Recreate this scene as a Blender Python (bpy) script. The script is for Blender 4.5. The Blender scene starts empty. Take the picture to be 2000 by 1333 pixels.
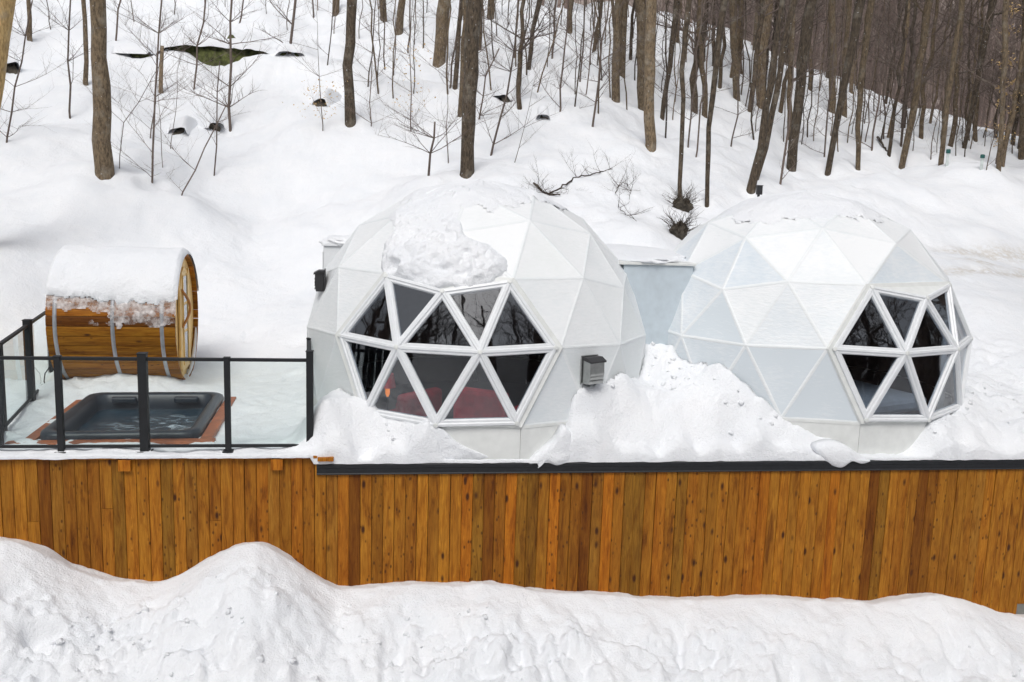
import bpy, bmesh, math, random
import numpy as np
from mathutils import Vector, Matrix, noise as mnoise

random.seed(7)
rng = np.random.default_rng(7)
SC = bpy.context.scene

# ------------------------------------------------------------------ camera, sky, sun, exposure
CAM = np.array([-1.513, -11.34, 3.41])
FW = np.array([0.13060, 0.97871, -0.15836])
UPV = np.array([0.0, 0.0, 1.0])
F_PX = 1800.0
_r = np.cross(FW, UPV); _r /= np.linalg.norm(_r)
_u = np.cross(_r, FW)
ROLL = math.radians(1.8246)
RT = math.cos(ROLL) * _r + math.sin(ROLL) * _u
UP = -math.sin(ROLL) * _r + math.cos(ROLL) * _u
cam_data = bpy.data.cameras.new('camera')
cam = bpy.data.objects.new('camera', cam_data)
SC.collection.objects.link(cam)
cam.matrix_world = Matrix(((RT[0], UP[0], -FW[0], CAM[0]), (RT[1], UP[1], -FW[1], CAM[1]),
                           (RT[2], UP[2], -FW[2], CAM[2]), (0, 0, 0, 1)))
cam_data.sensor_width = 36.0
cam_data.lens = F_PX / 2000 * 36.0
cam_data.clip_end = 600
SC.camera = cam

world = bpy.data.worlds.new('World'); SC.world = world
world.use_nodes = True
wn = world.node_tree; wn.nodes.clear()
sky = wn.nodes.new('ShaderNodeTexSky'); sky.sky_type = 'NISHITA'; sky.sun_disc = False
SUN_EL, SUN_AZ = math.radians(54), math.radians(195)
sky.sun_elevation = SUN_EL; sky.sun_rotation = SUN_AZ
sky.air_density = 1.0; sky.dust_density = 3.0; sky.ozone_density = 1.0
hsv = wn.nodes.new('ShaderNodeHueSaturation'); hsv.inputs['Saturation'].default_value = 0.30
bg = wn.nodes.new('ShaderNodeBackground'); bg.inputs['Strength'].default_value = 0.134
wo = wn.nodes.new('ShaderNodeOutputWorld')
wn.links.new(sky.outputs[0], hsv.inputs['Color']); wn.links.new(hsv.outputs[0], bg.inputs[0]); wn.links.new(bg.outputs[0], wo.inputs[0])
sun_d = bpy.data.lights.new('sun', 'SUN'); sun_d.energy = 1.45; sun_d.angle = math.radians(24); sun_d.color = (1, 0.97, 0.93)
sun = bpy.data.objects.new('sun', sun_d); SC.collection.objects.link(sun)
_sd = Vector((math.sin(SUN_AZ) * math.cos(SUN_EL), math.cos(SUN_AZ) * math.cos(SUN_EL), math.sin(SUN_EL)))
sun.rotation_euler = _sd.to_track_quat('Z', 'Y').to_euler()
SC.view_settings.view_transform = 'Standard'; SC.view_settings.look = 'None'
SC.view_settings.gamma = 1; SC.view_settings.use_curve_mapping = False
SC.view_settings.exposure = 0.07
SC.cycles.max_bounces = 8; SC.cycles.transparent_max_bounces = 16
SC.cycles.use_denoising = True

# ------------------------------------------------------------------ small helpers
def ray(px, py):
    return FW + RT * (px - 1000) / F_PX - UP * (py - 666.5) / F_PX
def at_depth(px, py, d):          # d = distance along the viewing axis
    return CAM + ray(px, py) * d
def on_z(px, py, z):
    d = ray(px, py); return CAM + d * (z - CAM[2]) / d[2]
def on_y(px, py, y):
    d = ray(px, py); return CAM + d * (y - CAM[1]) / d[1]
def on_sphere(px, py, c, R):
    d = ray(px, py); d = d / np.linalg.norm(d); o = CAM - c
    b = o @ d; q = b * b - (o @ o - R * R)
    return CAM + d * (-b - math.sqrt(max(q, 0)))
def pix(P):
    v = np.array(P) - CAM; d = v @ FW
    return 1000 + F_PX * (v @ RT) / d, 666.5 - F_PX * (v @ UP) / d, d

def tag(o, label=None, cat=None, group=None, kind=None):
    if label: o['label'] = label
    if cat: o['category'] = cat
    if group: o['group'] = group
    if kind: o['kind'] = kind
    return o
def empty(name, loc, label, cat, group=None, rz=0.0):
    o = bpy.data.objects.new(name, None); SC.collection.objects.link(o)
    o.empty_display_size = 0.2
    o.location = loc; o.rotation_euler = (0, 0, rz)
    return tag(o, label, cat, group)

class MB:
    """collects shapes, links them as one mesh object"""
    def __init__(s): s.v = []; s.f = []
    def add(s, vs, fs):
        n = len(s.v); s.v += [tuple(map(float, p)) for p in vs]; s.f += [tuple(i + n for i in f) for f in fs]; return s
    def box(s, c, d, rot=None):
        x, y, z = [q / 2 for q in d]
        vs = [Vector(p) for p in ((-x, -y, -z), (x, -y, -z), (x, y, -z), (-x, y, -z), (-x, -y, z), (x, -y, z), (x, y, z), (-x, y, z))]
        if rot is not None: vs = [rot @ p for p in vs]
        c = Vector(c)
        return s.add([p + c for p in vs], [(3, 2, 1, 0), (4, 5, 6, 7), (0, 1, 5, 4), (1, 2, 6, 5), (2, 3, 7, 6), (3, 0, 4, 7)])
    def box2(s, a, b):
        return s.box([(a[i] + b[i]) / 2 for i in range(3)], [abs(b[i] - a[i]) for i in range(3)])
    def tube(s, pts, rad, n=8, caps=True):
        pts = [Vector(p) for p in pts]
        if not hasattr(rad, '__len__'): rad = [rad] * len(pts)
        t0 = (pts[1] - pts[0]).normalized()
        ref = Vector((0, 0, 1)) if abs(t0.z) < 0.9 else Vector((1, 0, 0))
        nn = t0.cross(ref).normalized()
        vs = []; fs = []
        for i, p in enumerate(pts):
            t = (pts[min(i + 1, len(pts) - 1)] - pts[max(i - 1, 0)]).normalized()
            nn = (nn - t * nn.dot(t)).normalized(); b = t.cross(nn)
            for k in range(n):
                a = 2 * math.pi * k / n
                vs.append(p + (nn * math.cos(a) + b * math.sin(a)) * rad[i])
        for i in range(len(pts) - 1):
            for k in range(n):
                k2 = (k + 1) % n
                fs.append((i * n + k, i * n + k2, (i + 1) * n + k2, (i + 1) * n + k))
        if caps:
            fs.append(tuple(range(n - 1, -1, -1))); fs.append(tuple((len(pts) - 1) * n + k for k in range(n)))
        return s.add(vs, fs)
    def prism(s, poly, off):      # poly: 3-D ring, off: extrusion vector
        n = len(poly); off = Vector(off)
        vs = [Vector(p) for p in poly] + [Vector(p) + off for p in poly]
        return s.add(vs, [tuple(range(n - 1, -1, -1)), tuple(range(n, 2 * n))] + [(i, (i + 1) % n, n + (i + 1) % n, n + i) for i in range(n)])
    def mesh(s, name, smooth=False):
        me = bpy.data.meshes.new(name); me.from_pydata(s.v, [], s.f); me.update()
        if smooth: me.polygons.foreach_set('use_smooth', [True] * len(me.polygons))
        return me
    def build(s, name, m, parent=None, smooth=False, bevel=0, recalc=False):
        me = s.mesh(name, smooth)
        if recalc:
            bm = bmesh.new(); bm.from_mesh(me); bmesh.ops.recalc_face_normals(bm, faces=bm.faces); bm.to_mesh(me); bm.free()
        return link(name, me, m, parent, bevel)
def link(name, me, m, parent=None, bevel=0):
    o = bpy.data.objects.new(name, me); SC.collection.objects.link(o)
    if m is not None and not me.materials: me.materials.append(m)
    if parent is not None: o.parent = parent
    if bevel:
        b = o.modifiers.new('bevel', 'BEVEL'); b.width = bevel; b.segments = 2; b.limit_method = 'ANGLE'
    return o
def grid_mesh(name, X, Y, Z, smooth=True, mask=None):
    ny, nx = X.shape
    co = np.stack([X, Y, Z], -1).reshape(-1, 3).astype(np.float32)
    idx = np.arange(ny * nx).reshape(ny, nx)
    q = np.stack([idx[:-1, :-1], idx[:-1, 1:], idx[1:, 1:], idx[1:, :-1]], -1).reshape(-1, 4)
    if mask is not None: q = q[mask[:-1, :-1].reshape(-1)]
    me = bpy.data.meshes.new(name)
    me.vertices.add(len(co)); me.vertices.foreach_set('co', co.reshape(-1))
    me.loops.add(q.size); me.loops.foreach_set('vertex_index', q.reshape(-1).astype(np.int32))
    me.polygons.add(len(q)); me.polygons.foreach_set('loop_start', np.arange(0, q.size, 4, dtype=np.int32))
    me.polygons.foreach_set('loop_total', np.full(len(q), 4, dtype=np.int32))
    if smooth: me.polygons.foreach_set('use_smooth', np.ones(len(q), dtype=bool))
    me.update(calc_edges=True); me.validate()
    return me
# value noise in numpy
_T = np.random.default_rng(3).random((256, 256))
def vnoise(x, y):
    xi = np.floor(x).astype(int); yi = np.floor(y).astype(int); fx = x - xi; fy = y - yi
    fx = fx * fx * fx * (fx * (fx * 6 - 15) + 10); fy = fy * fy * fy * (fy * (fy * 6 - 15) + 10)
    a = _T[xi % 256, yi % 256]; b = _T[(xi + 1) % 256, yi % 256]; c = _T[xi % 256, (yi + 1) % 256]; d = _T[(xi + 1) % 256, (yi + 1) % 256]
    return (a * (1 - fx) + b * fx) * (1 - fy) + (c * (1 - fx) + d * fx) * fy - 0.5
def fbm(x, y, o=4, g=0.5):
    s = 0; a = 1
    for i in range(o):
        ang = 0.7 * i
        s = s + a * vnoise(x * math.cos(ang) - y * math.sin(ang) + 17.3 * i, x * math.sin(ang) + y * math.cos(ang) + 9.1 * i)
        x = x * 2.03; y = y * 2.03; a *= g
    return s

# ------------------------------------------------------------------ materials
def mat(name):
    m = bpy.data.materials.new(name); m.use_nodes = True; nt = m.node_tree; nt.nodes.clear()
    out = nt.nodes.new('ShaderNodeOutputMaterial'); p = nt.nodes.new('ShaderNodeBsdfPrincipled')
    nt.links.new(p.outputs[0], out.inputs[0]); return m, nt, p
def N(nt, t, **kw):
    n = nt.nodes.new(t)
    for k, v in kw.items():
        if k in n.inputs: n.inputs[k].default_value = v
        else: setattr(n, k, v)
    return n
def coords(nt, scale=(1, 1, 1), src='Object'):
    tc = N(nt, 'ShaderNodeTexCoord'); mp = N(nt, 'ShaderNodeMapping'); mp.inputs['Scale'].default_value = scale
    nt.links.new(tc.outputs[src], mp.inputs[0]); return mp.outputs[0]
def ramp(nt, fac, stops):
    r = N(nt, 'ShaderNodeValToRGB'); e = r.color_ramp.elements
    while len(e) < len(stops): e.new(0.5)
    for i, (p, c) in enumerate(stops): e[i].position = p; e[i].color = (*c, 1) if len(c) == 3 else c
    nt.links.new(fac, r.inputs[0]); return r.outputs[0]
def noise(nt, vec, scale, detail=3, rough=0.5, dist=0.0):
    n = N(nt, 'ShaderNodeTexNoise'); n.inputs['Scale'].default_value = scale; n.inputs['Detail'].default_value = detail
    n.inputs['Roughness'].default_value = rough; n.inputs['Distortion'].default_value = dist
    if vec is not None: nt.links.new(vec, n.inputs['Vector'])
    return n.outputs[0]
def mix(nt, fac, a, b, mode='MIX'):
    m = N(nt, 'ShaderNodeMix', data_type='RGBA', blend_type=mode)
    for s, v in ((m.inputs[0], fac), (m.inputs[6], a), (m.inputs[7], b)):
        if isinstance(v, bpy.types.NodeSocket): nt.links.new(v, s)
        elif isinstance(v, (int, float)): s.default_value = v
        else: s.default_value = (*v, 1)
    return m.outputs[2]
def math_n(nt, op, a, b=0.0, clamp=False):
    m = N(nt, 'ShaderNodeMath', operation=op, use_clamp=clamp)
    for s, v in ((m.inputs[0], a), (m.inputs[1], b)):
        if isinstance(v, bpy.types.NodeSocket): nt.links.new(v, s)
        else: s.default_value = v
    return m.outputs[0]
def bump(nt, p, h, strength=0.3, dist=0.02):
    b = N(nt, 'ShaderNodeBump'); b.inputs['Strength'].default_value = strength; b.inputs['Distance'].default_value = dist
    nt.links.new(h, b.inputs['Height']); nt.links.new(b.outputs[0], p.inputs['Normal'])
def simple(name, col, rough=0.5, metal=0.0, var=0.12, nscale=8, bstr=0.1, bdist=0.003):
    m, nt, p = mat(name); v = coords(nt)
    n = noise(nt, v, nscale, 4)
    lo = [c * (1 - var) for c in col]; hi = [min(1, c * (1 + var)) for c in col]
    nt.links.new(ramp(nt, n, [(0.3, lo), (0.7, hi)]), p.inputs['Base Color'])
    p.inputs['Roughness'].default_value = rough; p.inputs['Metallic'].default_value = metal
    if bstr: bump(nt, p, noise(nt, v, nscale * 6, 3), bstr, bdist)
    return m

def snow_material():
    m, nt, p = mat('snow'); v = coords(nt)
    at = N(nt, 'ShaderNodeAttribute', attribute_name='dirt')
    n = noise(nt, v, 1.3, 5, 0.6)
    base = ramp(nt, n, [(0.25, (0.80, 0.825, 0.86)), (0.75, (0.87, 0.88, 0.90))])
    n2 = noise(nt, v, 7, 4, 0.7)
    d = math_n(nt, 'MULTIPLY', at.outputs['Fac'], ramp(nt, n2, [(0.35, (0, 0, 0)), (0.6, (1, 1, 1))]), True)
    nt.links.new(mix(nt, d, base, (0.50, 0.44, 0.35)), p.inputs['Base Color'])
    p.inputs['Roughness'].default_value = 0.65
    p.inputs['Specular IOR Level'].default_value = 0.25
    h = math_n(nt, 'ADD', noise(nt, v, 5, 6, 0.66), math_n(nt, 'MULTIPLY', noise(nt, v, 38, 4, 0.65), 0.5))
    bump(nt, p, h, 0.6, 0.06)
    return m
SNOW = snow_material()

def plank_material():
    m, nt, p = mat('stained_cedar')
    oi = N(nt, 'ShaderNodeObjectInfo')
    tc = N(nt, 'ShaderNodeTexCoord')
    off = N(nt, 'ShaderNodeVectorMath', operation='ADD')
    sc = N(nt, 'ShaderNodeVectorMath', operation='SCALE'); sc.inputs['Scale'].default_value = 40
    cmb = N(nt, 'ShaderNodeCombineXYZ')
    for i in range(3): nt.links.new(oi.outputs['Random'], cmb.inputs[i])
    nt.links.new(cmb.outputs[0], sc.inputs[0]); nt.links.new(sc.outputs[0], off.inputs[1]); nt.links.new(tc.outputs['Object'], off.inputs[0])
    mp = N(nt, 'ShaderNodeMapping'); mp.inputs['Scale'].default_value = (14, 14, 0.9); nt.links.new(off.outputs[0], mp.inputs[0])
    grain = noise(nt, mp.outputs[0], 3.0, 6, 0.65, 1.4)
    mp2 = N(nt, 'ShaderNodeMapping'); mp2.inputs['Scale'].default_value = (7.5, 7.5, 3.2); nt.links.new(off.outputs[0], mp2.inputs[0])
    vo = N(nt, 'ShaderNodeTexVoronoi'); vo.inputs['Scale'].default_value = 1.0; nt.links.new(mp2.outputs[0], vo.inputs['Vector'])
    knot = ramp(nt, vo.outputs['Distance'], [(0.10, (1, 1, 1)), (0.23, (0, 0, 0))])
    gate = ramp(nt, N(nt, 'ShaderNodeSeparateColor').outputs[0], [(0, (0, 0, 0)), (1, (1, 1, 1))])
    sep = N(nt, 'ShaderNodeSeparateColor'); nt.links.new(vo.outputs['Color'], sep.inputs[0])
    gate = ramp(nt, sep.outputs[0], [(0.50, (0, 0, 0)), (0.62, (1, 1, 1))])
    kn = math_n(nt, 'MULTIPLY', knot, gate, True)
    mp3 = N(nt, 'ShaderNodeMapping'); mp3.inputs['Scale'].default_value = (6, 6, 0.9); nt.links.new(off.outputs[0], mp3.inputs[0])
    big = noise(nt, mp3.outputs[0], 1.7, 5, 0.65, 0.8)
    col = mix(nt, ramp(nt, grain, [(0.3, (0, 0, 0)), (0.72, (1, 1, 1))]), (0.21, 0.076, 0.007), (0.49, 0.208, 0.020))
    col = mix(nt, 1.0, col, oi.outputs['Color'], 'MULTIPLY')
    stain = ramp(nt, big, [(0.44, (1, 1, 1)), (0.56, (.82, .72, .6)), (0.72, (0.30, 0.19, 0.12))])
    col = mix(nt, 0.9, col, stain, 'MULTIPLY')
    mp4 = N(nt, 'ShaderNodeMapping'); mp4.inputs['Scale'].default_value = (16, 16, 8.5); nt.links.new(off.outputs[0], mp4.inputs[0])
    vo2 = N(nt, 'ShaderNodeTexVoronoi'); nt.links.new(mp4.outputs[0], vo2.inputs['Vector']); vo2.inputs['Scale'].default_value = 1.0
    sp2 = N(nt, 'ShaderNodeSeparateColor'); nt.links.new(vo2.outputs['Color'], sp2.inputs[0])
    k2 = math_n(nt, 'MULTIPLY', ramp(nt, vo2.outputs['Distance'], [(0.12, (1, 1, 1)), (0.26, (0, 0, 0))]), ramp(nt, sp2.outputs[1], [(0.62, (0, 0, 0)), (0.72, (1, 1, 1))]), True)
    col = mix(nt, math_n(nt, 'MULTIPLY', k2, .85), col, (0.07, 0.024, 0.006))
    col = mix(nt, kn, col, (0.055, 0.018, 0.006))
    nt.links.new(col, p.inputs['Base Color']); p.inputs['Roughness'].default_value = 0.6; p.inputs['Specular IOR Level'].default_value = 0.2
    bump(nt, p, grain, 0.25, 0.004)
    return m
PLANK = plank_material()

def panel_material():
    m, nt, p = mat('dome_membrane'); v = coords(nt)
    oi = N(nt, 'ShaderNodeObjectInfo'); sep = N(nt, 'ShaderNodeSeparateColor'); nt.links.new(oi.outputs['Color'], sep.inputs[0])
    mp = coords(nt, (3, 3, 11))
    n = noise(nt, mp, 3.2, 5, 0.65); n2 = noise(nt, v, 1.4, 4, 0.6)
    fr = math_n(nt, 'ADD', sep.outputs[0], math_n(nt, 'MULTIPLY', math_n(nt, 'SUBTRACT', n, 0.5), 1.0))
    fr = math_n(nt, 'ADD', fr, math_n(nt, 'MULTIPLY', math_n(nt, 'SUBTRACT', n2, 0.5), 1.4), True)
    bare = mix(nt, sep.outputs[1], (0.765, 0.795, 0.79), (0.62, 0.69, 0.75))
    nt.links.new(mix(nt, fr, bare, (0.85, 0.865, 0.875)), p.inputs['Base Color'])
    p.inputs['Roughness'].default_value = 0.45
    h = math_n(nt, 'MULTIPLY', n, fr)
    bump(nt, p, h, 0.35, 0.02)
    return m
PANEL = panel_material()
WHITE = simple('white_vinyl', (0.76, 0.78, 0.80), 0.35, var=0.04, bstr=0.02)
FASCIA = simple('white_flashing', (0.72, 0.735, 0.72), 0.5, var=0.05, bstr=0.05)
BLACK = simple('black_metal', (0.007, 0.008, 0.010), 0.6, var=0.3, bstr=0.05)
TRIM = simple('black_drip_edge', (0.009, 0.010, 0.013), 0.55, var=0.3, nscale=20, bstr=0.15)
STEEL = simple('stainless_steel', (0.42, 0.43, 0.42), 0.28, 1.0, nscale=14)
DARKM = simple('dark_metal', (0.03, 0.03, 0.032), 0.5)
CONC = simple('concrete', (0.20, 0.20, 0.185), 0.85, nscale=12, bstr=0.4)
GALV = simple('galvanised_steel', (0.42, 0.44, 0.47), 0.5, 0.7)
CORR = simple('blue_grey_wall', (0.53, 0.60, 0.65), 0.6, var=0.06)
REDWOOD = simple('red_stained_boards', (0.33, 0.10, 0.035), 0.5, var=0.3, nscale=9)
PINE = simple('pale_pine', (0.80, 0.54, 0.20), 0.5, var=0.14, nscale=6)
CEDARE = simple('cedar_end_grain', (0.44, 0.19, 0.045), 0.5, var=0.3, nscale=10)
TUBM = simple('charcoal_acrylic', (0.016, 0.023, 0.033), 0.4, var=0.25, nscale=20)
REDF = simple('red_fabric', (0.80, 0.03, 0.05), 0.8, var=0.2)
REDF.node_tree.nodes['Principled BSDF'].inputs['Roughness'].default_value = 0.8
DARKLINER = simple('added_dark_liner', (0.07, 0.08, 0.10), 0.9, var=0.2)  # near-black skin added inside the domes so their rooms look unlit
FLOORM = simple('dark_wood_floor', (0.05, 0.035, 0.025), 0.5, var=0.3)
CURT = simple('grey_curtain', (0.45, 0.48, 0.50), 0.9, var=0.1)
LINEN = simple('white_linen', (0.6, 0.64, 0.70), 0.9, var=0.08)
GREENC = simple('green_plastic_cap', (0.02, 0.10, 0.09), 0.4)
PVC = simple('pale_pvc', (0.62, 0.68, 0.66), 0.4)

def glass_material(name, tint, refl=1.5):
    m = bpy.data.materials.new(name); m.use_nodes = True; nt = m.node_tree; nt.nodes.clear()
    out = N(nt, 'ShaderNodeOutputMaterial'); tr = N(nt, 'ShaderNodeBsdfTransparent'); tr.inputs[0].default_value = (*tint, 1)
    gl = N(nt, 'ShaderNodeBsdfGlossy'); gl.inputs['Roughness'].default_value = 0.015; gl.inputs[0].default_value = (0.95, 0.97, 1, 1)
    lw = N(nt, 'ShaderNodeLayerWeight'); lw.inputs['Blend'].default_value = 0.5; F0 = ((refl - 1) / (refl + 1)) ** 2
    frs = math_n(nt, 'ADD', F0, math_n(nt, 'MULTIPLY', math_n(nt, 'POWER', lw.outputs['Facing'], 5.0), 1 - F0))
    b = N(nt, 'ShaderNodeBump'); b.inputs['Strength'].default_value = 0.06; b.inputs['Distance'].default_value = 0.02
    nt.links.new(noise(nt, coords(nt), 2.2, 2), b.inputs['Height']); nt.links.new(b.outputs[0], gl.inputs['Normal'])
    ge = N(nt, 'ShaderNodeNewGeometry'); inv = math_n(nt, 'SUBTRACT', 1.0, ge.outputs['Backfacing']); fac = math_n(nt, 'MULTIPLY', frs, inv)
    mx = N(nt, 'ShaderNodeMixShader'); nt.links.new(fac, mx.inputs[0]); nt.links.new(tr.outputs[0], mx.inputs[1]); nt.links.new(gl.outputs[0], mx.inputs[2])
    nt.links.new(mx.outputs[0], out.inputs[0]); return m
GLASS = glass_material('window_glass', (0.80, 0.84, 0.88), 2.2)
RGLASS = glass_material('railing_glass', (0.94, 0.97, 0.962), 1.5)

def bark_material(name, c1, c2, snow=0.0):
    m, nt, p = mat(name); v = coords(nt, (1, 1, 0.35))
    oi = N(nt, 'ShaderNodeObjectInfo')
    n = noise(nt, v, 22, 5, 0.7); n2 = noise(nt, coords(nt), 2.5, 4, 0.65)
    col = mix(nt, ramp(nt, n, [(0.35, (0, 0, 0)), (0.65, (1, 1, 1))]), c1, c2)
    lich = ramp(nt, n2, [(0.52, (0, 0, 0)), (0.70, (1, 1, 1))])
    col = mix(nt, math_n(nt, 'MULTIPLY', lich, 0.55), col, (0.27, 0.25, 0.21))
    col = mix(nt, 1.0, col, oi.outputs['Color'], 'MULTIPLY')
    if snow:
        n3 = noise(nt, coords(nt), 14, 3, 0.6)
        col = mix(nt, ramp(nt, n3, [(0.68, (0, 0, 0)), (0.73, (snow,) * 3)]), col, (0.75, 0.77, 0.8))
    nt.links.new(col, p.inputs['Base Color']); p.inputs['Roughness'].default_value = 0.9
    bump(nt, p, n, 0.7, 0.02); return m
BARK = bark_material('grey_brown_bark', (0.055, 0.040, 0.026), (0.21, 0.158, 0.100), 0.7)
BARKD = bark_material('dark_bark', (0.026, 0.020, 0.014), (0.135, 0.102, 0.070), 0.75)
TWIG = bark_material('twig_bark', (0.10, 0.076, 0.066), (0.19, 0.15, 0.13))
TWIGHAZE = bark_material('hazed_twig_bark', (0.20, 0.155, 0.138), (0.36, 0.295, 0.27))  # twig bark paled for the far wood, haze put into its colour
BIRCH = bark_material('peeling_yellow_bark', (0.20, 0.13, 0.05), (0.48, 0.34, 0.16))
LEAFY = simple('dry_beech_leaf', (0.55, 0.38, 0.17), 0.8, var=0.3)
MOSS = simple('mossy_rock', (0.085, 0.095, 0.028), 0.95, var=0.7, nscale=7, bstr=0.9, bdist=0.05)
ROCK = simple('dark_rock', (0.085, 0.072, 0.055), 0.9, var=0.5, nscale=9, bstr=0.9, bdist=0.04)
# ------------------------------------------------------------------ ground: control points -> smooth height fields
D1C = np.array([-0.204, 2.518, 0.991]); D2C = np.array([4.956, 2.696, 0.991]); DR = 2.6
P1 = math.radians(-16.31); P2 = math.radians(21.35)
def rbf(pts, c=0.35, lam=1e-4):
    P = np.array(pts, float); n = len(P)
    d = np.sqrt(((P[:, None, :2] - P[None, :, :2]) ** 2).sum(-1) + c * c)
    A = np.zeros((n + 3, n + 3)); A[:n, :n] = -d + 0 * np.eye(n); A[:n, :n] -= lam * np.eye(n)
    A[:n, n] = 1; A[:n, n + 1:] = P[:, :2]; A[n, :n] = 1; A[n + 1:, :n] = P[:, :2].T
    w = np.linalg.solve(A, np.concatenate([P[:, 2], np.zeros(3)]))
    def f(x, y):
        x = np.asarray(x, float); y = np.asarray(y, float); s = w[n] + w[n + 1] * x + w[n + 2] * y
        for i in range(n): s = s - w[i] * np.sqrt((x - P[i, 0]) ** 2 + (y - P[i, 1]) ** 2 + c * c)
        return s
    return f
up = []
for p in [(450, 690, 17.3), (560, 640, 18), (500, 600, 19), (450, 560, 19.6), (600, 560, 20), (500, 500, 21), (600, 450, 22), (480, 420, 23), (700, 400, 23.5),
          (90, 600, 17.2), (20, 560, 17), (20, 480, 18), (200, 430, 20), (30, 400, 20), (200, 345, 21), (300, 360, 21.5), (100, 300, 22.5), (10, 282, 23),
          (358, 384, 21.5), (450, 260, 26.5), (60, 160, 29), (600, 300, 25.5), (683, 243, 27.5), (560, 200, 29.5), (300, 200, 28), (300, 130, 31), (420, 130, 31.5), (560, 125, 32),
          (420, 60, 36.5), (600, 60, 38.5), (200, 60, 36), (50, 40, 36), (50, 0, 40), (300, 5, 42), (600, 5, 45), (740, 40, 42.5), (860, 125, 34.5), (880, 20, 45),
          (800, 250, 27), (905, 345, 22.5), (830, 345, 23), (1050, 200, 30), (960, 305, 25), (1000, 250, 27.5), (1270, 290, 26), (1200, 220, 30), (1120, 330, 23.5), (1200, 400, 21.5), (1100, 420, 21),
          (1325, 462, 20.5), (1260, 470, 19.5), (1380, 411, 22.2), (1330, 372, 23.5), (1050, 60, 41), (1000, 10, 47), (1200, 100, 38), (1200, 30, 48), (1350, 200, 34), (1400, 110, 42), (1470, 215, 36), (1465, 380, 24),
          (1545, 335, 28), (1500, 300, 30), (1616, 343, 29), (1630, 225, 40), (1761, 330, 33), (1676, 330, 32), (1735, 268, 39),
          (1480, 385, 23.5), (1880, 290, 42), (1838, 323, 35.5), (1950, 332, 35.5), (1995, 310, 40),
          (1650, 350, 27.5), (1750, 345, 28.5), (1880, 345, 29.5), (2000, 352, 30), (1750, 400, 26), (1900, 420, 26.5), (1990, 440, 27),
          (1880, 468, 25), (1990, 478, 25.6), (1930, 440, 25.7), (1930, 472, 25.0), (-80, 560, 16.5), (-100, 480, 17.8), (1900, 510, 22.5), (1990, 540, 21), (1900, 600, 17.6), (1990, 650, 16.8), (1930, 690, 15.3), (1990, 780, 14.1), (1950, 830, 13.2),
          (1300, 35, 56), (1500, 105, 54), (1750, 205, 54), (2000, 300, 54)]:
    up.append(at_depth(*p))
for x, y, z in [(-8, .3, .05), (-8, 2, .05), (-8.4, 4, .1), (-7, 3.2, .06), (-5, 3.2, .08), (-3.2, 1, .08), (-3.2, 3, .09), (-4.5, 4, .08), (-3.5, 4.5, .1), (-6, 4.3, .12), (-6, 5.6, .25), (-8.2, 5.6, .7), (-7, 6.4, .6), (-4, 5.8, .2), (-3, 5.0, .2),
                (-6.1, .3, .09), (-4.5, .35, .09), (-2.7, .35, .09), (-11, 0.2, .0), (-14, 3, .6), (2.2, 5.2, .5), (-2, 6, .6), (-.2, 6.3, 1.0), (3, 6.6, 1.1), (5, 6.4, .9), (7.5, 5.5, .8),
                (11, .3, .2), (14, .3, .2), (14, 5, 1.0), (-30, 0, -1), (30, 0, .6), (-30, 10, 3.5), (40, 8, 1.5), (-40, 40, 22), (60, 60, 6), (60, 30, 4), (0, 75, 14), (-40, 75, 24), (60, 85, 7)]:
    up.append(np.array([x, y, z]))
base_up = rbf([p for p in up], 1.0, 1e-2)
# banks of shovelled snow heaped against the domes and along the deck edge: detail layer
def dome_contact(px, py, c, inset=0.0):
    d = ray(px, py)
    R = DR
    P = on_sphere(px, py, c, R)
    if P[2] < 0.48:                # riser: vertical 15-sided wall
        r = DR * 0.975
        o = (CAM - c)[:2]; dd = d[:2]; a = dd @ dd; b = 2 * o @ dd; cc = o @ o - r * r
        t = (-b - math.sqrt(max(b * b - 4 * a * cc, 0))) / (2 * a); P = CAM + d * t
    return P
bank = []
for px, py in [(640, 770), (680, 766), (715, 786), (740, 806), (800, 821), (850, 826), (885, 862), (930, 888)]: bank.append(dome_contact(px, py, D1C))
for px, py in [(1062, 890), (1100, 842), (1122, 795), (1150, 765), (1180, 752), (1215, 735)]: bank.append(dome_contact(px, py, D1C))
for px, py in [(1400, 722), (1440, 742), (1500, 800), (1560, 834), (1620, 862), (1665, 888)]: bank.append(dome_contact(px, py, D2C))
for px, py in [(1715, 893), (1750, 886), (1785, 866)]: bank.append(dome_contact(px, py, D2C))
for x, y, z in [(5.78, .22, .16), (5.98, .22, .42), (6.35, .42, .45), (6.85, .75, .50), (7.4, 1.5, .62), (7.7, 2.6, .72), (6.5, .12, .22), (7.2, .3, .32), (7.8, .9, .5)]: bank.append(np.array([x, y, z]))
for p in [(1345, 716, 13.3), (1300, 690, 13.55), (1290, 672, 13.7), (1262, 740, 13.3), (1330, 770, 12.75), (1400, 800, 12.45), (1250, 820, 12.35), (1180, 830, 12.1), (1330, 850, 12.15), (1480, 850, 12.3), (1560, 880, 12.25), (1250, 880, 11.9), (1400, 885, 12.1),
          (630, 790, 11.75), (700, 830, 11.45), (660, 860, 11.3), (800, 850, 11.4), (780, 880, 11.3), (1085, 880, 11.55), (1140, 850, 11.75),
          (1990, 860, 12.9), (850, 848, 11.35), (900, 878, 11.28), (750, 840, 11.4), (830, 850, 11.42)]:
    bank.append(at_depth(*p))
for x in np.arange(-2.4, 9.5, 0.55): bank.append(np.array([x, 0.05, 0.05 if x < 7 else 0.1]))
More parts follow.
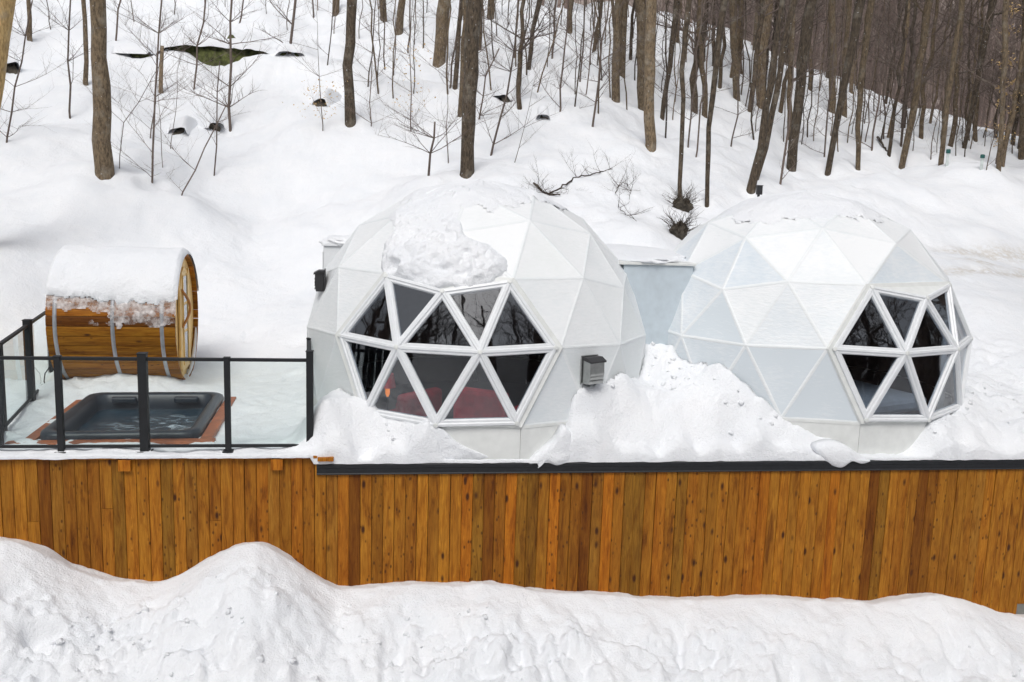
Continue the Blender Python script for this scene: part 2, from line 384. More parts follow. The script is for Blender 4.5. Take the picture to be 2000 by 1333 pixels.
for x, y, z in [(-2.75, .5, .12), (-2.8, 1.5, .12), (-2.9, 2.6, .12), (2.4, 3.5, 1.0), (2.4, 4.6, .6), (-3.4, .3, .08), (-3.4, 2, .08), (8.5, 2.2, .62), (8.6, 3.2, .95), (9, 1, .3), (10, .05, .12)]:
    bank.append(np.array([x, y, z]))
base_bank = rbf(bank, 0.07, 3e-3)
def smooth(a, b, x):
    t = np.clip((x - a) / (b - a), 0, 1); return t * t * (3 - 2 * t)
TUBC = (-5.02, 1.95); TUBW, TUBD = 1.98, 2.45
WELLPX = [(204, 343), (684, 243), (857, 130), (909, 345), (1202, 200), (1269, 290), (1328, 390), (1380, 411), (1465, 380), (1545, 335), (1616, 343), (1761, 330), (1676, 330), (655, 32), (138, 232), (297, 360), (449, 260), (960, 305)]
WELLS = []
def H(x, y, detail=True):
    x = np.asarray(x, float); y = np.asarray(y, float)
    z = base_up(x, y)
    w = smooth(-3.3, -2.6, x) * (1 - smooth(8.6, 9.8, x)) * (1 - smooth(3.2, 4.6, y))
    zb = np.clip(base_bank(x, y), 0.03, 1.2)
    z = z * (1 - w) + zb * w
    # trodden deck around the tub is nearly level
    dk = (1 - smooth(-3.3, -2.5, x)) * (1 - smooth(3.4, 4.6, y)) * smooth(-8.6, -7.8, x)
    z = z * (1 - dk) + dk * (0.095 + 0.075 * fbm(x * 1.9, y * 1.9, 4) + .015 * fbm(x * 8, y * 8, 3))
    if detail:
        far = smooth(6, 20, y)
        z = z + (1 - w) * (1 - dk) * (0.10 + 0.75 * far) * fbm(x * 0.28, y * 0.28 + 5, 3) * smooth(3, 9, y)
        z = z + (0.05 * w + 0.035) * fbm(x * 2.2, y * 2.2, 5, 0.55) + w * (0.10 * np.maximum(fbm(x * 4.2, y * 4.2, 3, .6), 0) - 0.07 * np.maximum(fbm(x * 3.1 + 9, y * 3.1, 3, .6) - .05, 0)) * smooth(.1, .5, y)
        z = z + (0.20 * smooth(5, 12, y) + .17 * smooth(16, 26, y) * (1 - smooth(6, 14, x))) * fbm(x * 0.8, y * 0.9, 4)
        # old footprints / dimples in the open snow
        q = vnoise(x * 1.9 + 40, y * 1.9 + 11)
        z = z - 0.05 * smooth(.33, .42, q) * (1 - far) * (1 - w * 0.4) * (1 - dk * 0.6)
    z = z + 0.20 * np.exp(-((x + 6.0) / 1.1) ** 4 - ((y - 4.5) / 1.25) ** 4) * (1 + .9 * fbm(x * 2.5, y * 2.5, 4)) 
    for (a_, b_) in WELLS: z = z - 0.20 * np.exp(-((x - a_) ** 2 + (y - b_) ** 2) / .42 ** 2)
    # nothing of the heap inside the domes
    for c in (D1C, D2C):
        r = np.hypot(x - c[0], y - c[1]); z = np.where(r < DR * 0.94, -0.35, np.where(r < DR * .97, np.minimum(z, .40), z))
    inside = (np.abs(x - TUBC[0]) < TUBW / 2 - .12) & (np.abs(y - TUBC[1]) < TUBD / 2 - .12)
    z = np.where(inside, -1.0, z)
    return z
def hit(px, py, d0=12.0, d1=95.0):
    r = ray(px, py); t = np.arange(d0, d1, 0.15); P = CAM + r * t[:, None]
    h = H(P[:, 0], P[:, 1]); k = np.nonzero(P[:, 2] < h)[0]
    if len(k) == 0: return None
    return CAM + r * t[k[0]]

for a_, b_ in WELLPX:
    P_ = hit(a_, b_, 14)
    if P_ is not None: WELLS.append((P_[0], P_[1]))
def axis(lo, hi, dense_lo, dense_hi, d, g):
    a = list(np.arange(dense_lo, dense_hi + d / 2, d)); s = d; x = dense_hi
    while x < hi: s *= g; x += s; a.append(x)
    s = d; x = dense_lo; pre = []
    while x > lo: s *= g; x -= s; pre.append(x)
    return np.array(pre[::-1] + a)
xs = axis(-75, 85, -9.5, 13, 0.042, 1.035); ys = axis(0.0, 110, 0.0, 5.0, 0.042, 1.020)
ys = ys[ys >= -1e-6]
GX, GY = np.meshgrid(xs, ys)
GZ = H(GX, GY)
GX2 = GX.copy(); GY2 = GY.copy()
# ragged front edge on the wall: first rows roll over the edge
e = 0.03 * fbm(xs * 3.1, xs * 0 + 2.2, 4) + 0.015 * fbm(xs * 11, xs * 0 + 7, 3)
lefty = xs < -2.45
for k, (dy, dz) in enumerate([(-0.045, -0.05), (-0.05, -0.02), (-0.03, 0.0)]):
    GY2[k] = dy + e * (1.2 if k < 2 else 1) + np.where(lefty, -0.04, 0.0)
    edge = np.where(lefty, 0.118, 0.025)
    GZ[k] = np.where(k == 0, edge - 0.022, np.maximum(GZ[3] * (0.55 if k == 1 else .85), edge + 0.012 * k))
me = grid_mesh('hillside', GX2, GY2, GZ)
dirt = np.zeros_like(GZ)
# two faint sandy wheel tracks on the drive and trodden snow beside the tub
for off in (-0.9, 0.9):
    a = on_z(1840, 505, 2.0); b_ = on_z(1990, 505, 2.0)
for (p, q_, wd) in (((1845, 492, 24.0), (1990, 478, 25.0), .30), ((1900, 520, 21.6), (1995, 500, 23.0), .35), ((1840, 540, 20), (1990, 522, 21.2), .25)):
    A = at_depth(*p)[:2]; B = at_depth(*q_)[:2]; ab = B - A; L2 = ab @ ab
    t = ((GX - A[0]) * ab[0] + (GY - A[1]) * ab[1]) / L2
    dd = np.hypot(GX - A[0] - t * ab[0], GY - A[1] - t * ab[1])
    dirt += 0.6 * np.exp(-(dd / wd) ** 2) * smooth(-.3, 0.1, t) * (1 - smooth(2, 3, t))
dirt += 0.07 * (1 - smooth(-3.4, -2.8, GX)) * smooth(-8, -7, GX) * smooth(.5, 1.2, GY) * (1 - smooth(5, 6.5, GY))
att = me.attributes.new('dirt', 'FLOAT', 'POINT'); att.data.foreach_set('value', dirt.reshape(-1).astype(np.float32))
hillside = link('hillside', me, SNOW); tag(hillside, 'snow covered hillside and yard behind the domes', kind='structure')

# lower ground in front of the plank wall
CONT = [(0, 1053), (60, 1068), (130, 1108), (200, 1132), (300, 1142), (340, 1130), (380, 1105), (440, 1075), (485, 1058), (520, 1065), (560, 1090), (610, 1125), (650, 1150), (680, 1153), (760, 1143), (900, 1143), (960, 1140),
        (1060, 1158), (1170, 1160), (1300, 1173), (1400, 1172), (1520, 1165), (1560, 1172), (1720, 1178), (1780, 1170), (1830, 1163), (1900, 1175), (1960, 1198), (2000, 1207)]
cp = np.array([on_y(a, b, -0.35)[[0, 2]] for a, b in CONT])
def profile(x): return np.interp(x, cp[:, 0], cp[:, 1])
def profile_s(x):
    return sum(profile(x + o) for o in (-.12, -.06, 0, .06, .12)) / 5
def G(x, y):
    P = profile_s(x); lvl = -2.05 - 0.045 * (x + 6) * (x < 9) - 0.68 * (x >= 9)
    lvl = np.minimum(lvl, P)
    d = np.maximum(-0.35 - y, 0); b = np.clip(y + .35, 0, .4)
    sig = 1.25 + 0.5 * smooth(-1.7, -1.2, P)
    z = lvl - 0.10 * d ** 0.8 + (P - lvl) * np.exp(-(d / sig) ** 1.7)
    z = z - 0.32 * b
    near = smooth(0.05, 0.9, d)
    z = z + near * (0.14 * fbm(x * 0.9, y * 0.9, 4) + 0.11 * fbm(x * 2.6, y * 2.6, 5, .58))
    z = z + near * smooth(-6, -1.5, -np.abs(x + 1.5)) * 0.07 * np.maximum(fbm(x * 4 + 3, y * 4, 3) + .1, 0) * 1.5
    q = vnoise(x * 2.1 + 80, y * 2.1 + 31); z = z - 0.10 * smooth(.25, .36, q) * near
    q = vnoise(x * 3.7 + 12, y * 3.7 + 55); z = z - 0.05 * smooth(.3, .42, q) * near
    cl = smooth(-.15, .25, fbm(x * .8 + 30, y * .8, 3)); z = z + near * (.3 + cl) * (0.055 * smooth(.02, .30, fbm(x * 4.2, y * 4.2, 4, .6)) + 0.022 * fbm(x * 13, y * 13, 3, .6)) + .03 * fbm(x * 5, y * 5, 4)
    q = vnoise(x * 5.2 + 22, y * 5.2 + 75); z = z - 0.04 * smooth(.3, .4, q) * near * cl
    return z
xs = axis(-60, 70, -8.0, 9.5, 0.030, 1.05); ys = -axis(0.0, 70, 0.0, 5.0, 0.030, 1.045)
ys = np.sort(ys[ys < 1e-6])
GX, GY = np.meshgrid(xs, ys); GZ = G(GX, GY)
hf = smooth(14, 60, -GY); GZ = GZ + 9 * hf          # the other valley side, seen only as reflections in the panes
g = link('ground', grid_mesh('ground', GX, GY, GZ), SNOW); tag(g, 'deep trampled snow in front of the plank wall', kind='structure')

# thin slabs of sliding snow that hang over the black wall edge
def blob(name, loc, scale, seed, label, tip=None, sub=5, amp=0.25):
    bm = bmesh.new(); bmesh.ops.create_icosphere(bm, subdivisions=sub, radius=1)
    for v in bm.verts:
        n = mnoise.fractal(v.co * 1.6 + Vector((seed, 0, 0)), 1.0, 2.0, 4) * amp
        c = v.co * (1 + n); v.co = Vector((c.x * scale[0], c.y * scale[1], c.z * scale[2]))
    me = bpy.data.meshes.new(name); bm.to_mesh(me); bm.free(); me.polygons.foreach_set('use_smooth', [True] * len(me.polygons))
    return me
def lip(outline, label, depth=0.10):
    pts = [on_y(a, b, -0.09) for a, b in outline]
    c = sum(pts) / len(pts)
    bm = bmesh.new(); K = 14; rings = []
    # dense smooth closed outline, domed towards the front
    P = np.array([[p[0], p[2]] for p in pts]); n = len(P); dn = []
    for i in range(n):
        p0, p1, p2, p3 = P[i - 1], P[i], P[(i + 1) % n], P[(i + 2) % n]
        for s in range(6):
            t = s / 6; dn.append(0.5 * ((2 * p1) + (-p0 + p2) * t + (2 * p0 - 5 * p1 + 4 * p2 - p3) * t * t + (-p0 + 3 * p1 - 3 * p2 + p3) * t ** 3))
    dn = np.array(dn); cc = dn.mean(0); vs = []; fs = []; m = len(dn)
    for k in range(K):
        a = k / (K - 1) * math.pi / 2; s = math.cos(a) ** 0.6 if k < K - 1 else 0.03; h = math.sin(a)
        for q in dn:
            w = cc + (q - cc) * s
            nz = mnoise.noise(Vector((w[0] * 9, w[1] * 9, 0))) * 0.012
            vs.append((w[0], 0.02 - depth * h - nz - 0.0, w[1]))
    for k in range(K - 1):
        for i in range(m):
            fs.append((k * m + i, k * m + (i + 1) % m, (k + 1) * m + (i + 1) % m, (k + 1) * m + i))
    fs.append(tuple((K - 1) * m + i for i in range(m)))
    nb = len(vs); vs += [(x_[0], x_[1] + 0.16, x_[2]) for x_ in vs[:m]]
    for i in range(m): fs.append((i, nb + i, nb + (i + 1) % m, (i + 1) % m))
    fs.append(tuple(nb + i for i in range(m)))
    o = MB().add(vs, fs).build('snow_overhang', SNOW, smooth=True, recalc=True)
    return tag(o, label, 'snow overhang')
lip([(1027, 912), (1040, 898), (1062, 880), (1085, 862), (1102, 838), (1118, 850), (1124, 880), (1116, 905), (1095, 916), (1070, 908), (1054, 908), (1050, 920), (1045, 910)],
    'pointed slab of hanging snow with a small icicle below the left dome')
lip([(1600, 880), (1625, 868), (1655, 872), (1680, 888), (1700, 900), (1708, 904), (1690, 909), (1668, 904), (1648, 917), (1628, 914), (1612, 902)],
    'rounded slab of hanging snow over the black edge below the right dome', 0.12)

lip([(815, 848), (838, 838), (862, 842), (876, 852), (890, 866), (915, 880), (938, 889), (956, 899), (920, 903), (880, 902), (840, 904), (800, 900), (800, 865)],
    'tail of the snow bank running out along the wall edge under the left dome window', 0.02)

# ------------------------------------------------------------------ plank wall with black drip edge
wall = empty('plank_wall', (0, 0, -2.4), 'long wall of vertical golden brown planks under the snowy deck', 'plank wall')
PW = 0.1422
def plank_mesh(L, w, seed):
    r = random.Random(seed); b = 0.004; t = 0.02
    z0, z1 = 0.0, L; vs = []; x = w / 2 - 0.0022
    prof = [(-x, 0.01), (-x, -t + b), (-x + b, -t), (x - b, -t), (x, -t + b), (x, 0.01)]
    for z in (z0, z1):
        for p in prof: vs.append((p[0], p[1], z))
    n = len(prof); fs = [(i, i + 1, n + i + 1, n + i) for i in range(n - 1)] + [tuple(range(n - 1, -1, -1)), tuple(range(n, 2 * n))]
    return MB().add(vs, fs).mesh('plank')
x = -6.135 - PW * 3; k = 0
TINTS = [(1, 1, 1)] * 5 + [(.80, .74, .70), (.88, .82, .76)] + [(1.12, 1.12, 1.05), (1.15, 1.1, 1), (0.86, 0.84, 0.8), (0.9, 0.95, 1.2), (0.72, 0.8, 0.9), (1.15, 0.95, 0.7), (1.05, 0.92, 0.8)]
DARK = {int(round((on_y(px, 1000, 0)[0] + 6.135) / PW - .5)) for px in (92, 688, 955, 1145, 1700, 1795)}
while x < 9.2:
    idx = int(round((x + 6.135) / PW)); left = x < -2.35
    top = 0.075 if left else -0.133
    if x + PW / 2 > -2.42 and x < -2.42: top = 0.075
    zb = -2.75 if x < 7.30 else -2.13
    xc = x + PW / 2
    t = random.choice(TINTS); f = random.uniform(0.86, 1.12)
    col = [t[i] * f for i in range(3)]
    if idx in DARK: col = [0.55, 0.46, 0.42]
    segs = [(zb, top)]
    if idx in (2, 8, 17): c = random.uniform(-.9, -.4); segs = [(zb, c - .002), (c + .002, top)]
    for (a, b) in segs:
        o = link('plank', plank_mesh(b - a, PW, idx), PLANK, wall)
        o.location = (xc, random.uniform(-.003, .003), a + 2.4); o.rotation_euler = (0, random.uniform(-.0012, .0012), 0)
        o.color = (*col, 1)
        if len(segs) > 1: col = [c_ * .9 for c_ in col]
    x += PW
# backing so that joints read dark, cap board, beam ends, black edge
MB().box2((-6.8, 0.012, -2.7 + 2.4), (9.3, 0.06, -0.01 + 2.4)).build('backing', simple('dark_gap', (0.02, 0.013, 0.008), 0.9), wall)
cap = MB().box2((-6.9, -0.055, 2.4 + 0.078), (-2.40, 0.02, 2.4 + 0.112)).build('cap_board', PLANK, wall, bevel=.004); cap.color = (1.05, .95, .8, 1)
capr = MB().box2((-2.395, -0.105, 2.4 + 0.052), (-2.20, 0.06, 2.4 + 0.098)).build('cap_board', PLANK, wall, bevel=.004); capr.color = (1.1, 1.0, .8, 1)
for px in (243, 541):
    p = on_y(px, 908, -0.06)
    b_ = MB().box2((p[0] - .072, -0.075, 2.4 - .065), (p[0] + .072, -0.026, 2.4 + .076)).build('beam_end', PLANK, wall, bevel=.004); b_.color = (1.35, 1.2, 1.0, 1)
x0 = -2.41; mb = MB()
prof = [(0.03, 0.0), (-0.035, 0.0), (-0.05, -0.012), (-0.05, -0.05), (-0.042, -0.055), (-0.042, -0.118), (-0.052, -0.128), (-0.052, -0.136), (0.01, -0.136)]
n = len(prof); X1 = 10.5
vs = [(X, p[0], p[1] + 2.4) for X in (x0, X1) for p in prof]
mb.add(vs, [(i, (i + 1) % n, n + (i + 1) % n, n + i) for i in range(n)] + [tuple(range(n)), tuple(range(2 * n - 1, n - 1, -1))])
mb.build('drip_edge', TRIM, wall, recalc=True)
ft = MB().box2((7.355, -.015, -3.3), (11.5, 0.3, -2.135)).build('concrete_footing', CONC, None, bevel=.01)
tag(ft, 'grey concrete footing at the right end of the plank wall', 'footing')
# ------------------------------------------------------------------ geodesic domes
def dome_vertices():
    lat = math.atan(.5); top = np.array([0, 0, 1.])
    mk = lambda a, l: np.array([math.cos(l) * math.sin(math.radians(a)), -math.cos(l) * math.cos(math.radians(a)), math.sin(l)])
    upv = [mk(a, lat) for a in range(0, 360, 72)]; lo = [mk(a, -lat) for a in range(36, 396, 72)]
    V = {(0, 0): top}
    nn = lambda v: v / np.linalg.norm(v)
    for k in range(5):
        a = upv[k]; b = upv[(k + 1) % 5]; c = lo[k]; d = lo[(k - 1) % 5]; az = 72 * k
        for key, v in (((1, az), 2 * top + a), ((2, az), top + 2 * a), ((2, az + 36), top + a + b), ((3, az), a), ((3, az + 24), 2 * a + b), ((3, az + 48), a + 2 * b),
                       ((4, az + 36), a + b + c), ((4, az + 12), 2 * a + c), ((4, (az - 12) % 360), 2 * a + d), ((5, az + 24), a + 2 * c), ((5, az + 48), b + 2 * c), ((5, az), a + d + c)):
            V[key] = nn(v)
    for k in V:
        if k[0] == 5: V[k] = V[k].copy(); V[k][2] = -0.198
    return V
VT = dome_vertices(); KEYS = list(VT)
FACES = []
for i, a in enumerate(KEYS):
    nb = [j for j in range(i + 1, len(KEYS)) if np.linalg.norm(VT[a] - VT[KEYS[j]]) < 0.5]
    for x_ in range(len(nb)):
        for y_ in range(x_ + 1, len(nb)):
            if np.linalg.norm(VT[KEYS[nb[x_]]] - VT[KEYS[nb[y_]]]) < 0.5: FACES.append((a, KEYS[nb[x_]], KEYS[nb[y_]]))
FACES = [f for f in FACES if not all(k[0] == 5 for k in f)]
def oriented(a, b, c):
    n = np.cross(b - a, c - a); return (a, b, c) if n @ (a + b + c) > 0 else (a, c, b)
WIN = {(4, 324), (4, 348), (4, 12), (4, 36), (3, 336), (3, 0), (3, 24), (5, 336), (5, 0), (5, 24)}
PLN = []
for f in FACES:
    a, b, c = oriented(*[VT[k] for k in f]); n = np.cross(b - a, c - a); n /= np.linalg.norm(n); PLN.append((n, n @ a))
PN = np.array([p[0] for p in PLN]); PD = np.array([p[1] for p in PLN])
def surf(D):                       # distance from the centre to the faceted skin along unit directions D (...,3)
    q = D @ PN.T; r = np.where(q > 1e-3, PD / np.maximum(q, 1e-3), 1e9); return r.min(-1)
def rz(v, p):
    c, s = math.cos(p), math.sin(p); return np.array([c * v[0] - s * v[1], s * v[0] + c * v[1], v[2]])
def tri_panel(a, b, c, n=6, sag=0.012):
    a, b, c = oriented(a, b, c); nrm = np.cross(b - a, c - a); nrm /= np.linalg.norm(nrm)
    vs = []; fs = []; idx = {}
    for i in range(n + 1):
        for j in range(n + 1 - i):
            u, v = i / n, j / n; w = 1 - u - v
            idx[i, j] = len(vs); vs.append(a * w + b * u + c * v - nrm * sag * 27 * u * v * w)
    for i in range(n):
        for j in range(n - i):
            fs.append((idx[i, j], idx[i + 1, j], idx[i, j + 1]))
            if i + j < n - 1: fs.append((idx[i + 1, j], idx[i + 1, j + 1], idx[i, j + 1]))
    return vs, fs
def make_dome(center, phi, label, tints):
    root = empty('geodesic_dome', (center[0], center[1], 0), label, 'dome', 'white geodesic domes on the deck', phi)
    cz = center[2]; R = DR
    V = {k: v * R + np.array([0, 0, cz]) for k, v in VT.items()}
    wf = [f for f in FACES if all(k in WIN for k in f)]
    notch = [f for f in FACES if (2, 0) in f and (3, 0) in f and ((3, 336) in f or (3, 24) in f)]
    skin = [f for f in FACES if f not in wf and f not in notch] + [((2, 0), (3, 336), (3, 24))]
    rr = random.Random(11 if phi < 0 else 23); edges = set()
    for f in skin:
        a, b, c = [V[k] for k in f]; vs, fs = tri_panel(*[p - np.array([0, 0, cz]) for p in (a, b, c)]); vs = [p + np.array([0, 0, cz]) for p in vs]
        o = MB().add(vs, fs).build('panel', PANEL, root, smooth=True)
        m = (a + b + c) / 3 - np.array([0, 0, cz]); el = m[2] / R
        frost = {True: 0.98, False: 0.15}[el > .62] if abs(el - .45) > .17 else 0.66
        frost += rr.uniform(-.14, .14); blue = 0.5 + rr.uniform(-.25, .25)
        if tints:
            if el < .62 and rr.random() < .5: frost -= .35; blue = .95
            if el < .3: blue = .7
        else:
            blue -= .3
        o.color = (max(0, min(1, frost)), max(0, min(1, blue)), 0, 1)
        for i in range(3):
            e_ = tuple(sorted((f[i], f[(i + 1) % 3]))); edges.add(e_)
    mb = MB(); C0 = np.array([0, 0, cz])
    for (k1, k2) in edges:
        a, b = V[k1], V[k2]; m = ((a + b) / 2 - C0); m /= np.linalg.norm(m); t = (b - a) / np.linalg.norm(b - a); s = np.cross(t, m)
        w = 0.034; h = 0.003
        ring = []
        for P in (a, b):
            q = (P - C0) / np.linalg.norm(P - C0)
            ring += [P - s * w - q * 0.012, P - s * w * .5 + q * h * .7, P + q * h, P + s * w * .5 + q * h * .7, P + s * w - q * 0.012]
        mb.add(ring, [(i, i + 1, 6 + i, 5 + i) for i in range(4)])
    o = mb.build('seam', PANEL, root, smooth=True, recalc=True); o.color = (0.55, .3, 0, 1)
    # dark inner shell added to keep the rooms dim; floor closes the inside off
    mb = MB(); c9 = 0.955
    for f in FACES:
        if f in wf: continue
        a, b, c = oriented(*[VT[k] * R * c9 for k in f]); mb.add([a + C0, c + C0, b + C0], [(0, 1, 2)])
    r5 = sorted([k for k in KEYS if k[0] == 5], key=lambda k: k[1]); n5 = len(r5)
    for i in range(n5):
        a, b = V[r5[i]].copy(), V[r5[(i + 1) % n5]].copy()
        for p in (a, b): p[:2] *= c9
        a0, b0 = a.copy(), b.copy(); a0[2] = b0[2] = 0.02
        mb.add([a, b, b0, a0], [(0, 1, 2, 3)])
    mb.build('darkening_liner', DARKLINER, root)
    MB().add([(V[k][0] * .97, V[k][1] * .97, 0.04) for k in r5], [tuple(range(n5))]).build('floor', FLOORM, root)
    # riser: fifteen flat white panels with narrow joints and a band along their top
    for i in range(n5):
        a, b = V[r5[i]].copy(), V[r5[(i + 1) % n5]].copy(); t = (b - a) / np.linalg.norm(b - a); out = np.array([t[1], -t[0], 0])
        if out @ (a * np.array([1, 1, 0])) < 0: out = -out
        a2, b2 = a + t * .004, b - t * .004
        pr = [np.array([*a2[:2], -0.02]), np.array([*b2[:2], -0.02]), b2 - np.array([0, 0, .03]), a2 - np.array([0, 0, .03])]
        MB().prism([p - out * .0 for p in pr], -out * .03).build('riser_panel', FASCIA, root, recalc=True)
        pr = [a - np.array([0, 0, .032]) + out * .006, b - np.array([0, 0, .032]) + out * .006, b + np.array([0, 0, .004]) + out * .006, a + np.array([0, 0, .004]) + out * .006]
        MB().prism(pr, -out * .03).build('rim_band', FASCIA, root, recalc=True)
    # window unit: ten triangular windows set slightly proud and inset in the opening
    ctr = (V[(4, 348)] + V[(4, 12)]) / 2
    WV = {}
    for k in WIN:
        q = (V[k] - C0); q = q / np.linalg.norm(q)
        s = 0.0 if k in ((4, 348), (4, 12)) else (0.02 if k in ((3, 0), (5, 0)) else 0.062)
        WV[k] = V[k] + (ctr - V[k]) * s + q * (0.045 if s < .05 else 0.035)
    wedges = set()
    for f in wf:
        a, b, c = [WV[k] for k in f]; a, b, c = [p + C0 for p in oriented(a - C0, b - C0, c - C0)]
        nrm = np.cross(b - a, c - a); nrm /= np.linalg.norm(nrm); cen = (a + b + c) / 3
        la, lb, lc = np.linalg.norm(b - c), np.linalg.norm(a - c), np.linalg.norm(a - b)
        inc = (a * la + b * lb + c * lc) / (la + lb + lc); s_ = (la + lb + lc) / 2; rin = math.sqrt(max(1e-6, (s_ - la) * (s_ - lb) * (s_ - lc) / s_))
        def ins(p, d): return inc + (p - inc) * (1 - d / rin)
        o3 = [ins(p, .018) for p in (a, b, c)]; m3 = [ins(p, .050) for p in (a, b, c)]; i3 = [ins(p, .064) for p in (a, b, c)]
        lv = [[p - nrm * .05 for p in o3], [p + nrm * .012 for p in o3], [p + nrm * .012 for p in m3], [p - nrm * .012 for p in i3], [p - nrm * .05 for p in i3]]
        vs = [p for r_ in lv for p in r_]; fs = []
        for l in range(4):
            for i in range(3): fs.append((l * 3 + i, l * 3 + (i + 1) % 3, l * 3 + 3 + (i + 1) % 3, l * 3 + 3 + i))
        w = MB().add(vs, fs).build('window', WHITE, root, recalc=True)
        g3 = [ins(p, .055) - nrm * .022 for p in (a, b, c)]
        MB().prism(g3, -nrm * .012).build('pane', GLASS, w, recalc=True)
        gk = [ins(p, .066) - nrm * .018 for p in (a, b, c)]; gj = [ins(p, .060) - nrm * .018 for p in (a, b, c)]
        MB().add(gj + gk, [(i, (i + 1) % 3, 3 + (i + 1) % 3, 3 + i) for i in range(3)]).build('gasket', BLACK, w)
        for i in range(3): wedges.add(tuple(sorted((f[i], f[(i + 1) % 3]))))
    mb = MB()
    for (k1, k2) in sorted(wedges):
        a, b = WV[k1], WV[k2]; q = (a + b) / 2 - C0; q /= np.linalg.norm(q); t = (b - a) / np.linalg.norm(b - a); s = np.cross(t, q)
        prof = [(-.024, -.03), (-.024, .012), (-.014, .026), (.014, .026), (.024, .012), (.024, -.03)]
        vs = [P + s * x_ + q * y_ for P in (a, b) for x_, y_ in prof]
        mb = MB().add(vs, [(i, i + 1, 7 + i, 6 + i) for i in range(5)] + [(0, 1, 2, 3, 4, 5), (11, 10, 9, 8, 7, 6)])
        mb.build('mullion', WHITE, root, recalc=True)
    for k in sorted(WIN):
        q = WV[k] - C0; q /= np.linalg.norm(q)
        MB().tube([WV[k] - q * .02, WV[k] + q * .030, WV[k] + q * .034], [.032, .032, .018], 10).build('hub_cover', FASCIA, root)
    # flashing that runs from the skin to the window unit
    loop = [(4, 324), (3, 336), (3, 24), (4, 36), (5, 24), (5, 0), (5, 336)]
    for i in range(len(loop)):
        k1, k2 = loop[i], loop[(i + 1) % len(loop)]
        o1, o2, i1, i2 = V[k1], V[k2], WV[k1], WV[k2]
        q1 = (o1 - C0) / np.linalg.norm(o1 - C0); q2 = (o2 - C0) / np.linalg.norm(o2 - C0)
        s1 = o1 + (o1 - i1) * .25 + q1 * .006; s2 = o2 + (o2 - i2) * .25 + q2 * .006; m1 = o1 + q1 * .032; m2 = o2 + q2 * .032
        if i in (4, 5): s1 = o1 + q1 * .004 - np.array([0, 0, .01]); s2 = o2 + q2 * .004 - np.array([0, 0, .01])
        j1 = i1 - q1 * .004; j2 = i2 - q2 * .004
        vs = [s1, s2, m1, m2, j1, j2]; MB().add(vs, [(0, 1, 3, 2), (2, 3, 5, 4)]).build('flashing', FASCIA, root)
    A, B, C_ = WV[(3, 336)], WV[(3, 0)], WV[(3, 24)]
    n_ = np.cross(B - A, C_ - A); n_ /= np.linalg.norm(n_); n_ = n_ if n_ @ (B - C0) > 0 else -n_
    MB().prism([A + n_ * .002, B + n_ * .002, C_ + n_ * .002], -n_ * .02).build('gable_panel', FASCIA, root, recalc=True)
    return root, V, WV
dome1, V1, WV1 = make_dome(D1C, P1, 'left white geodesic dome, heaped with snow above its window', False)
dome2, V2, WV2 = make_dome(D2C, P2, 'right white geodesic dome with patchy bluish panels, bare gable over window', True)
def local_dir(px, py, C, phi):
    P = on_sphere(px, py, C, DR) - C; P = rz(P, -phi); P /= np.linalg.norm(P)
    return math.degrees(math.atan2(P[0], -P[1])), math.degrees(math.asin(P[2]))
def snow_cap(C, phi, poly, label, thick, az0, az1, l0, l1, n=150, seed=0, rag=3.0, from_px=True):
    pl = np.array([local_dir(a, b, C, phi) for a, b in poly]) if from_px else np.array(poly, float)
    az = np.linspace(az0, az1, n); la = np.linspace(l0, l1, n); A, L = np.meshgrid(az, la)
    sx = np.cos(np.radians(L)) if True else 1
    A2 = A + rag * fbm(A * .12 + seed, L * .12, 4) * 1.0 / np.maximum(sx, .2); L2 = L + rag * fbm(A * .12 + 50 + seed, L * .12 + 7, 4)
    inside = np.zeros(A.shape, bool); dmin = np.full(A.shape, 1e9); m = len(pl)
    for i in range(m):
        x1, y1 = pl[i]; x2, y2 = pl[(i + 1) % m]
        c = ((y1 > L2) != (y2 > L2)); xi = (x2 - x1) * (L2 - y1) / (y2 - y1 + 1e-9) + x1; inside ^= c & (A2 < xi)
        dx, dy = (x2 - x1), (y2 - y1); t = np.clip(((A2 - x1) * dx * sx ** 2 + (L2 - y1) * dy) / (dx * dx * sx ** 2 + dy * dy + 1e-9), 0, 1)
        dmin = np.minimum(dmin, np.hypot((A2 - x1 - t * dx) * sx, L2 - y1 - t * dy))
    sd = np.where(inside, dmin, -dmin)
    Ar, Lr = np.radians(A), np.radians(L)
    D = np.stack([np.cos(Lr) * np.sin(Ar), -np.cos(Lr) * np.cos(Ar), np.sin(Lr)], -1)
    r = surf(D) * DR
    T = thick(A, L, sd)
    prof = np.sqrt(np.clip(sd / 3.2, 0, 1))
    h = np.where(sd > 0, prof * T, -0.008)
    P = D * (r + h)[..., None]
    me = grid_mesh('snow_layer', P[..., 0], P[..., 1], P[..., 2] + C[2], mask=(sd > -0.45))
    o = link('snow_layer', me, SNOW); o.location = (C[0], C[1], 0); o.rotation_euler = (0, 0, phi)
    tag(o, label, 'snow', kind='stuff'); return o
def th1(A, L, sd):
    b = 0.022 + 0.07 * (1 - smooth(34, 54, L))
    lump = (.35 + .65 * (1 - smooth(36, 56, L))) * 0.11 * np.maximum(fbm(A * .07 + 3, L * .08, 3), -0.3) + .05 * fbm(A * .2, L * .22, 4) + .03 * fbm(A * .6, L * .6, 3)
    dent = 0.05 * smooth(.2, .38, vnoise(A * .16 + 9, L * .18 + 2))
    return np.maximum(b + lump - dent, 0.02)
